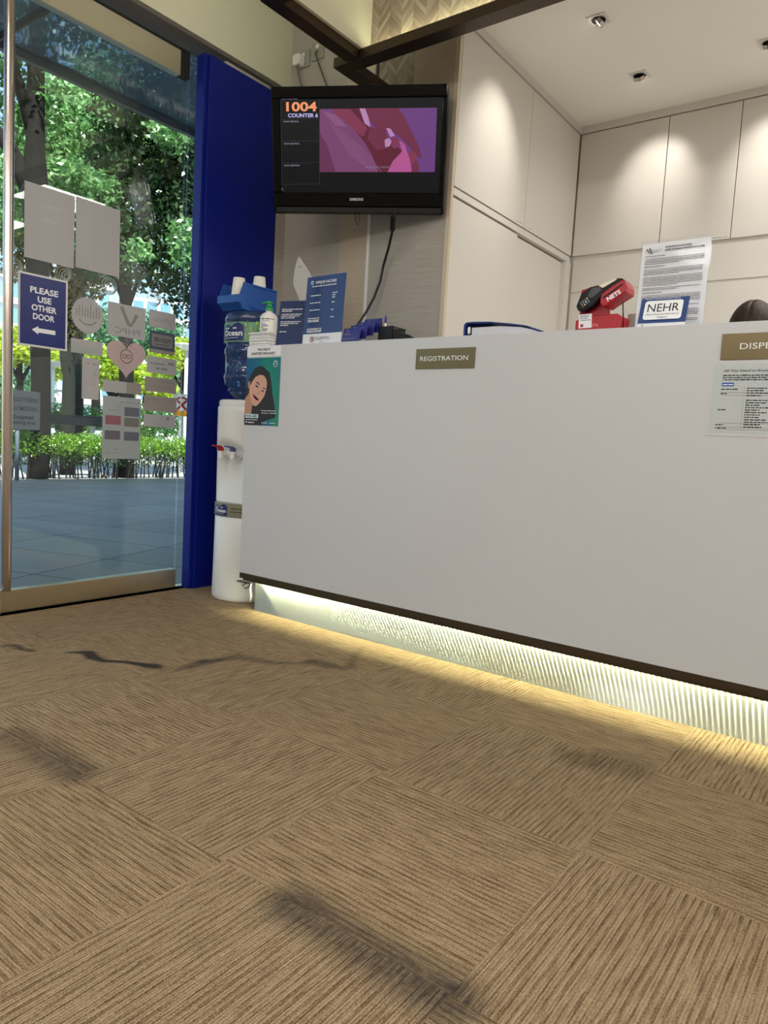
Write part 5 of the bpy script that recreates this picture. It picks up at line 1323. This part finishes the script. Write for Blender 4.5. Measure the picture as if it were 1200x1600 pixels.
# =================================================================== OUTSIDE
pv = MB(); pv.box(-9.15, -1.5, -9, 16, -.12, -.012); struct(pv.build('pavement', paver_mat()))
struct(MB().box(-1.6, -1.5, -4.5, 2.0, -.012, .0).build('threshold', M['steel']))
struct(MB().box(-60, -9.16, -25, 60, -.2, -.05).build('road', mat('road_surface', (176, 176, 172), .8, noise=.08, nscale=1)))
# glass canopy over the pavement
gc = thing('glass_canopy', 'tinted glass canopy over the pavement seen above the door', 'canopy', (-2.4, 1.5, 3.05))
for k in range(8):
    y0 = -4.6+k*1.46
    MB().box(-3.13, -1.63, y0+.006, y0+1.454, 3.03, 3.045).build('glass_sheet', M['canopyglass'], parent=gc)
MB().box(-3.17, -3.13, -4.7, 7.2, 2.985, 3.055).build('edge_beam', mat('grey_aluminium', (110, 112, 112), .45, metal=.5), parent=gc)
for k in range(9): MB().box(-3.13, -1.62, -4.6+k*1.46-.008, -4.6+k*1.46+.008, 2.99, 3.03).build('fin', M['bronze_dark'], parent=gc)

def leaves(name, blobs, n, size, m_, parent, flat=0.0, aspect=.5, seed=1):
    """blobs: (centre, radii); one mesh of folded leaf blades"""
    r = np.random.default_rng(seed)
    wts = np.array([b[1][0]*b[1][1]*b[1][2] for b in blobs])**.8; wts /= wts.sum()
    which = r.choice(len(blobs), n, p=wts)
    C0 = np.array([b[0] for b in blobs])[which]; R0 = np.array([b[1] for b in blobs])[which]
    d = r.normal(size=(n, 3)); d /= np.linalg.norm(d, axis=1)[:, None]
    rad = (r.random(n)**.42)[:, None]
    P = C0+d*R0*rad+r.normal(size=(n, 3))*size*.7
    a = r.normal(size=(n, 3)); a[:, 2] *= (1-flat); a /= np.linalg.norm(a, axis=1)[:, None]
    b = np.cross(a, r.normal(size=(n, 3))); b /= np.linalg.norm(b, axis=1)[:, None]
    s = size*r.uniform(.6, 1.3, n)[:, None]
    v0 = P-a*s; v1 = P+b*s*aspect; v2 = P+a*s; v3 = P-b*s*aspect
    V = np.stack([v0, v1, v2, v3], 1).reshape(-1, 3)
    me = bpy.data.meshes.new(name); me.vertices.add(4*n); me.vertices.foreach_set('co', V.ravel())
    me.loops.add(4*n); me.loops.foreach_set('vertex_index', np.arange(4*n)); me.polygons.add(n); me.polygons.foreach_set('loop_start', np.arange(n)*4)
    me.update(); me.validate(); me.materials.append(m_)
    o = bpy.data.objects.new(name, me); COL.objects.link(o); o.parent = parent; o.matrix_parent_inverse = Matrix.Translation(parent.location).inverted()
    return o
LG = leaf_mat('leaf_green', (40, 84, 34), (104, 156, 58), .45)
LD = leaf_mat('leaf_dark', (28, 56, 28), (70, 104, 44), .35)
LB = leaf_mat('leaf_bright', (80, 140, 76), (176, 216, 150), .5)
LY = leaf_mat('leaf_yellow', (130, 170, 40), (214, 222, 70), .5, 1.0)
LH = leaf_mat('hedge_leaf', (70, 120, 30), (150, 196, 50), .4, 5)
def F(u, v, d): return tuple(far(u, v, d))
def trunk(pts, radii, parent, m_=None, name='trunk'): return MB().tube(pts, .1, 14, radii=radii).build(name, m_ or M['bark'], parent=parent, smooth=True)
# A: large tree standing in the hedge
gA = at(58, 745, x=-8.95)
def tree(label, base): return thing('tree', label, 'tree', base)
dA = math.hypot(gA[0]-CAM[0], gA[1]-CAM[1])
tA = tree('large dark tree with a forked trunk standing at the hedge, left in the door glass', (gA[0], gA[1], -.05))
trunk([(gA[0], gA[1], -.05), F(63, 700, dA), F(64, 600, dA), F(62, 480, dA), F(58, 380, dA), F(54, 300, dA), F(55, 230, dA), F(56, 120, dA), F(58, 0, dA), F(60, -150, dA)], [.15, .145, .135, .14, .15, .19, .13, .115, .10, .08], tA)
trunk([F(50, 320, dA), F(34, 272, dA), F(20, 238, dA), F(-10, 200, dA), F(-80, 120, dA)], [.10, .11, .10, .09, .06], tA, name='branch')
trunk([F(52, 215, dA), F(40, 165, dA), F(28, 130, dA), F(10, 60, dA), F(-10, -40, dA)], [.09, .085, .075, .06, .04], tA, name='branch')
leaves('foliage', [((F(120, -120, dA)), (2.2, 2.2, 1.3)), (F(-60, -60, dA), (1.6, 1.6, 1.4)), (F(0, 160, dA+1), (.8, .9, .8)), (F(70, 350, dA+.8), (.5, .8, .28)), (F(110, 300, dA+.6), (.4, .55, .28)), (F(20, 330, dA+1.6), (.5, .6, .6)), (F(75, 130, dA-.3), (.2, .22, .35)), (F(200, 30, dA), (1.3, 1.3, .6))], 15000, .055, LG, tA, seed=2)
# B: middle tree
dB = 13.6
tB = tree('slender olive tree behind the low dark rail, between hedge tree and round badge', F(110, 700, dB))
bB = F(106, 668, dB)
trunk([(bB[0], bB[1], -.05), F(106, 655, dB), F(108, 590, dB), F(104, 560, dB), F(102, 500, dB), F(112, 440, dB), F(130, 380, dB)], [.13, .115, .1, .11, .09, .07, .05], tB, M['barkg'])
trunk([F(104, 550, dB), F(118, 480, dB), F(126, 420, dB)], [.06, .05, .03], tB, M['barkg'], 'branch')
leaves('foliage', [(F(112, 440, dB), (.5, .55, .45)), (F(140, 420, dB), (.4, .5, .3)), (F(110, 490, dB), (.3, .3, .5)), (F(40, 400, dB), (.5, .5, .5))], 3500, .05, leaf_mat('leaf_olive', (90, 92, 50), (160, 150, 84), .4), tB, seed=3)
# C: dark leafy tree on the right
dC = 12.6
tC = tree('broad dark green tree filling the right side of the door glass', F(195, 700, dC))
bC = F(199, 668, dC)
trunk([(bC[0], bC[1], -.05), F(198, 620, dC), F(197, 540, dC), F(196, 470, dC), F(196, 400, dC), F(192, 300, dC), F(200, 180, dC)], [.13, .12, .11, .095, .09, .08, .05], tC)
trunk([F(197, 490, dC), F(215, 440, dC), F(232, 405, dC)], [.04, .03, .02], tC, name='branch'); trunk([F(197, 480, dC), F(180, 440, dC), F(168, 420, dC)], [.04, .03, .02], tC, name='branch')
leaves('foliage', [(F(215, 300, dC), (.9, .9, 1.0)), (F(265, 250, dC), (.9, .9, 1.0)), (F(300, 330, dC), (.8, .9, .9)), (F(230, 380, dC), (.8, .9, .5)), (F(200, 430, dC), (.75, .8, .22)), (F(280, 430, dC), (.55, .6, .5)), (F(300, 470, dC), (.3, .4, .5)), (F(330, 250, dC), (1, 1, 1.5)), (F(240, 190, dC), (1, 1, .5)), (F(290, 150, dC), (1, 1, .6)), (F(170, 250, dC+1), (.4, .4, .6))], 26000, .05, LD, tC, seed=4)
leaves('foliage', [(F(285, 380, dC-.9), (.22, .25, .4)), (F(160, 300, dC-.6), (.25, .3, .3)), (F(215, 395, dC-.8), (.2, .2, .2)), (F(262, 212, dC-1), (.2, .35, .2)), (F(100, 275, dC-.4), (.5, .5, .22))], 2600, .055, LB, tC, seed=5)
# D: bright sunlit tree behind, between the trunks
dD = 17
tD = tree('bright sunlit green tree in the middle of the door glass, behind the others', F(120, 690, dD))
bD = F(120, 668, dD)
trunk([(bD[0], bD[1], -.05), F(122, 560, dD), F(124, 420, dD), F(128, 300, dD)], [.14, .12, .11, .09], tD, M['barkg'])
leaves('foliage', [(F(110, 200, dD), (1.0, 1.1, 1.1)), (F(150, 230, dD), (1.0, 1.2, 1.0)), (F(70, 250, dD), (1, 1, .9)), (F(30, 300, dD), (1, 1, 1)), (F(130, 300, dD), (.9, 1.1, .8)), (F(170, 150, dD), (.9, .9, .9)), (F(90, 160, dD), (.5, .6, .5)), (F(60, 360, dD), (1.0, 1, .4))], 24000, .07, LB, tD, seed=6)
# yellow-green street trees beyond the road
for i, (u, v, d, n) in enumerate(((30, 545, 27, 5000), (120, 560, 31, 5500), (175, 575, 29, 5000), (225, 600, 34, 4500), (285, 560, 30, 5500))):
    b = F(u, 668, d)
    tr = tree(['yellow green sunlit street tree behind the navy door sign', 'yellow green sunlit street tree behind the narrow upright sticker', 'yellow green sunlit street tree behind the heart sticker', 'yellow green sunlit street tree behind the right hand sticker column', 'yellow green sunlit street tree at the right edge of the door glass'][i], (b[0], b[1], -.05))
    trunk([(b[0], b[1], -.05), F(u+3, 640, d), F(u, v+30, d), F(u+4, v, d)], [.14, .12, .1, .05], tr)
    trunk([F(u+2, v+52, d), F(u+18, v+25, d), F(u+30, v+8, d)], [.07, .05, .03], tr, name='branch'); trunk([F(u+2, v+52, d), F(u-14, v+25, d), F(u-28, v+8, d)], [.07, .05, .03], tr, name='branch')
    leaves('foliage', [(F(u-16, v, d), (1.0, 1.0, .45)), (F(u+18, v+6, d), (1.0, 1.0, .4)), (F(u, v-16, d), (.9, .9, .4)), (F(u+34, v+22, d), (.6, .6, .25)), (F(u-34, v+24, d), (.6, .6, .25))], n, .09, LY, tr, flat=.6, seed=20+i)
# teal-green trees further away
for i, (u, v, d) in enumerate(((150, 520, 45), (235, 525, 48), (300, 600, 42), (20, 610, 44))):
    b = F(u, 668, d)
    tr = tree(['distant blue green tree above the wide two tone sticker', 'distant blue green tree behind the reversed NEHR sticker', 'distant blue green tree behind the lamp post on the right', 'distant dark tree behind the grey outdoor sign'][i], (b[0], b[1], -.05))
    trunk([(b[0], b[1], -.05), F(u, v, d)], [.3, .15], tr)
    leaves('foliage', [(F(u, v, d), (2.0, 2.2, 1.5)), (F(u+25, v+15, d), (1.4, 1.4, 1.1)), (F(u-25, v+12, d), (1.4, 1.4, 1.0))], 5000, .16, leaf_mat('leaf_teal', (60, 110, 86), (120, 170, 120), .4), tr, seed=30+i)
# hedge
hd = thing('hedge', 'clipped green hedge with bare stems along the pavement', 'hedge', (-9.0, 5.5, -.012))
blobs = [((-9.0+random.uniform(-.1, .1), y, .50), (.30, .26, .19)) for y in np.arange(2.2, 9.5, .28)]
leaves('foliage', blobs, 42000, .019, LH, hd, seed=8)
q = leaves('underfoliage', [((-9.0, y, .30), (.26, .3, .16)) for y in np.arange(2.2, 9.5, .4)], 9000, .02, LD, hd, seed=9)
q = MB()
for k in range(150):
    y = random.uniform(2.2, 9.4); x = -9.0+random.uniform(-.2, .2); a = random.uniform(-.12, .12)
    q.tube([(x, y, -.05), (x+random.uniform(-.03, .03), y+a*.5, .2), (x+random.uniform(-.06, .06), y+a+random.uniform(-.05, .05), .48)], .008, 5, radii=[.014, .009, .005])
o = q.build('stems', M['bark'], parent=hd); o['kind'] = 'stuff'
for k in (1,):
    struct(MB().box(-9.32, -9.16, -9, 16, -.2, -.02).build('kerb', M['concrete']))
# low shrubs across the road
b = F(210, 668, 21)
sh = thing('shrubs', 'low shrub bed across the road beyond the hedge', 'shrub', (b[0], b[1], -.05))
leaves('foliage', [(tuple(np.array(F(u, 650+4*math.sin(u*.2), 21))+np.array([0, 0, -.2])), (.8, .9, .5)) for u in range(-20, 340, 26)], 12000, .05, LG, sh, seed=12)
# dark long wall beyond the hedge
p0, p1 = far(76, 660, 12.4), far(163, 660, 12.9)
wlw = thing('low_rail', 'long dark slate rail on posts just beyond the hedge', 'rail', (float(p0[0]), float(p0[1]), -.05))
dv = np.array([p1[0]-p0[0], p1[1]-p0[1], 0]); 
fr = Fr((p0[0], p0[1], 0), dv, (0, 0, 1)); LW = np.linalg.norm(dv)
for xx in (.03, LW-.13): MB().box(xx, xx+.1, -.05, .80, -.2, -.05, fr=fr).build('post', M['concrete'], parent=wlw)
MB().box(0, LW, .80, .955, -.25, 0, fr=fr).build('beam', mat('dark_slate', (16, 19, 25), .5), parent=wlw)
MB().box(-.03, 0, .8, .97, -.25, 0, fr=fr).build('end_cap', M['concrete'], parent=wlw)
# grey outdoor sign
xs_ = -8.62
sg = thing('outdoor_sign', 'grey sign on a post reading NO LITTERING NO SMOKING outside', 'sign', (xs_, 4.10, -.012))
MB().tube([(xs_-.03, 4.10, -.012), (xs_-.03, 4.10, 1.18)], .028, 12).build('post', mat('post_grey', (120, 132, 146), .5, metal=.3), parent=sg, smooth=True)
fs_ = Fr((xs_, 0, 0), (0, 1, 0), (0, 0, 1))
MB().prism(rrect(3.86, 4.40, .70, 1.235, .03), 0, .008, fs_).build('panel', mat('sign_grey', (60, 63, 67), .5), parent=sg)
q = MB()
for s_, a, b2, z, h in (('NO LITTERING', 3.99, 4.37, 1.085, .048), ('NO SMOKING', 3.99, 4.355, .965, .048), ('Designated', 4.02, 4.31, .85, .045), ('Smoking Area', 3.98, 4.335, .775, .045)): text(q, fs_, s_, a, b2, z, h*1.1, .010, bold=.025)
ring(q, fs_, 3.93, 1.0, .035, .045, .010)
q.build('lettering', M['ink'], parent=sg)
# street furniture
def lamppost(u, vtop, d, label):
    b = F(u, 668, d); t = F(u, vtop, d)
    l_ = thing('lamp_post', label, 'lamp post', (b[0], b[1], -.05))
    MB().tube([(b[0], b[1], -.05), (b[0], b[1], t[2])], .06, 10).build('pole', M['white_matt'], parent=l_, smooth=True)
    MB().lathe([(.05, t[2]), (.32, t[2]+.12), (.34, t[2]+.16), (.05, t[2]+.2)], b[0], b[1], 20).build('lamp_head', M['white_matt'], parent=l_, smooth=True)
    MB().tube([(b[0], b[1], t[2]-.6), tuple(np.array((b[0], b[1], t[2]-.6))+np.array([.35, .5, 0]))], .03, 8).build('arm', M['white_matt'], parent=l_, smooth=True)
lamppost(81, 575, 22, 'white lamp post between the hedge tree and the slender olive tree')
lamppost(289, 548, 20, 'white lamp post seen past the right hand sticker column')
b = F(283, 668, 15); z1 = F(283, 616, 15)[2]
rs = thing('road_sign', 'round red no parking sign on a post beyond the hedge', 'sign', (b[0], b[1], -.05))
MB().tube([(b[0]-.03, b[1], -.05), (b[0]-.03, b[1], z1)], .03, 10).build('post', M['white_matt'], parent=rs, smooth=True)
rn = np.array([CAM[0]-b[0], CAM[1]-b[1], 0]); rn /= np.linalg.norm(rn)
fr = Fr((b[0], b[1], 0), np.cross((0, 0, 1), rn), (0, 0, 1)); cz = F(283, 633, 15)[2]
MB().box(-.17, .17, cz-.22, cz+.22, -.01, 0, fr=fr).build('backing', M['white_matt'], parent=rs)
q = MB(); ring(q, fr, 0, cz, .13, .165, .003); q.poly([(-.1, cz+.07), (-.07, cz+.1), (.1, cz-.07), (.07, cz-.1)], fr, .004); q.poly([(-.07, cz-.1), (-.1, cz-.07), (.07, cz+.1), (.1, cz+.07)], fr, .004); q.build('symbol', M['red'], parent=rs)
z2 = F(283, 646, 15)[2]; MB().box(-.15, .22, z2-.05, z2+.05, 0, .01, fr=fr).build('plate', mat('amber_plate', (224, 150, 30), .5), parent=rs)
# buildings
def building(label, u0, u1, vtop, d, depth, wm, nf, nw, base=0.0):
    p0, p1 = far(u0, 668, d), far(u1, 668, d); ztop = float(far((u0+u1)/2, vtop, d)[2])
    t = thing('building', label, 'building', (float((p0[0]+p1[0])/2), float((p0[1]+p1[1])/2), -.05))
    dv = np.array([p1[0]-p0[0], p1[1]-p0[1], 0]); Lb = np.linalg.norm(dv); fr = Fr((p0[0], p0[1], 0), dv, (0, 0, 1))
    MB().box(0, Lb, -.05, ztop, -depth, 0, fr=fr).build('walls', wm, parent=t)
    fh = ztop/nf; ww = Lb/nw
    gm = M['bglass']
    for i in range(nf):
        for j in range(nw):
            MB().box(ww*(j+.12), ww*(j+.88), fh*(i+.28), fh*(i+.86), .0, .06, fr=fr).build('window', gm, parent=t)
    q = MB()
    for i in range(nf): q.box(0, Lb, fh*i, fh*i+.18*fh, 0, .35, fr=fr)
    q.build('ledges', wm, parent=t)
M['bglass'] = mat('blue_window_glass', (110, 150, 190), .15, spec=.8)
building('pale multi storey building seen below the paper sheets', -60, 170, 400, 75, 12, mat('pale_facade', (206, 214, 222), .7), 7, 10)
building('low white balconied building behind the street trees', 60, 330, 585, 55, 8, mat('white_facade', (216, 220, 222), .7), 2, 9)
building('tall blue glass tower behind the bright tree', 85, 160, 40, 110, 15, mat('tower_facade', (170, 196, 214), .5), 12, 5)
building('long pale building behind the right hand trees', 180, 345, 470, 90, 10, mat('grey_facade', (200, 206, 210), .7), 6, 8)
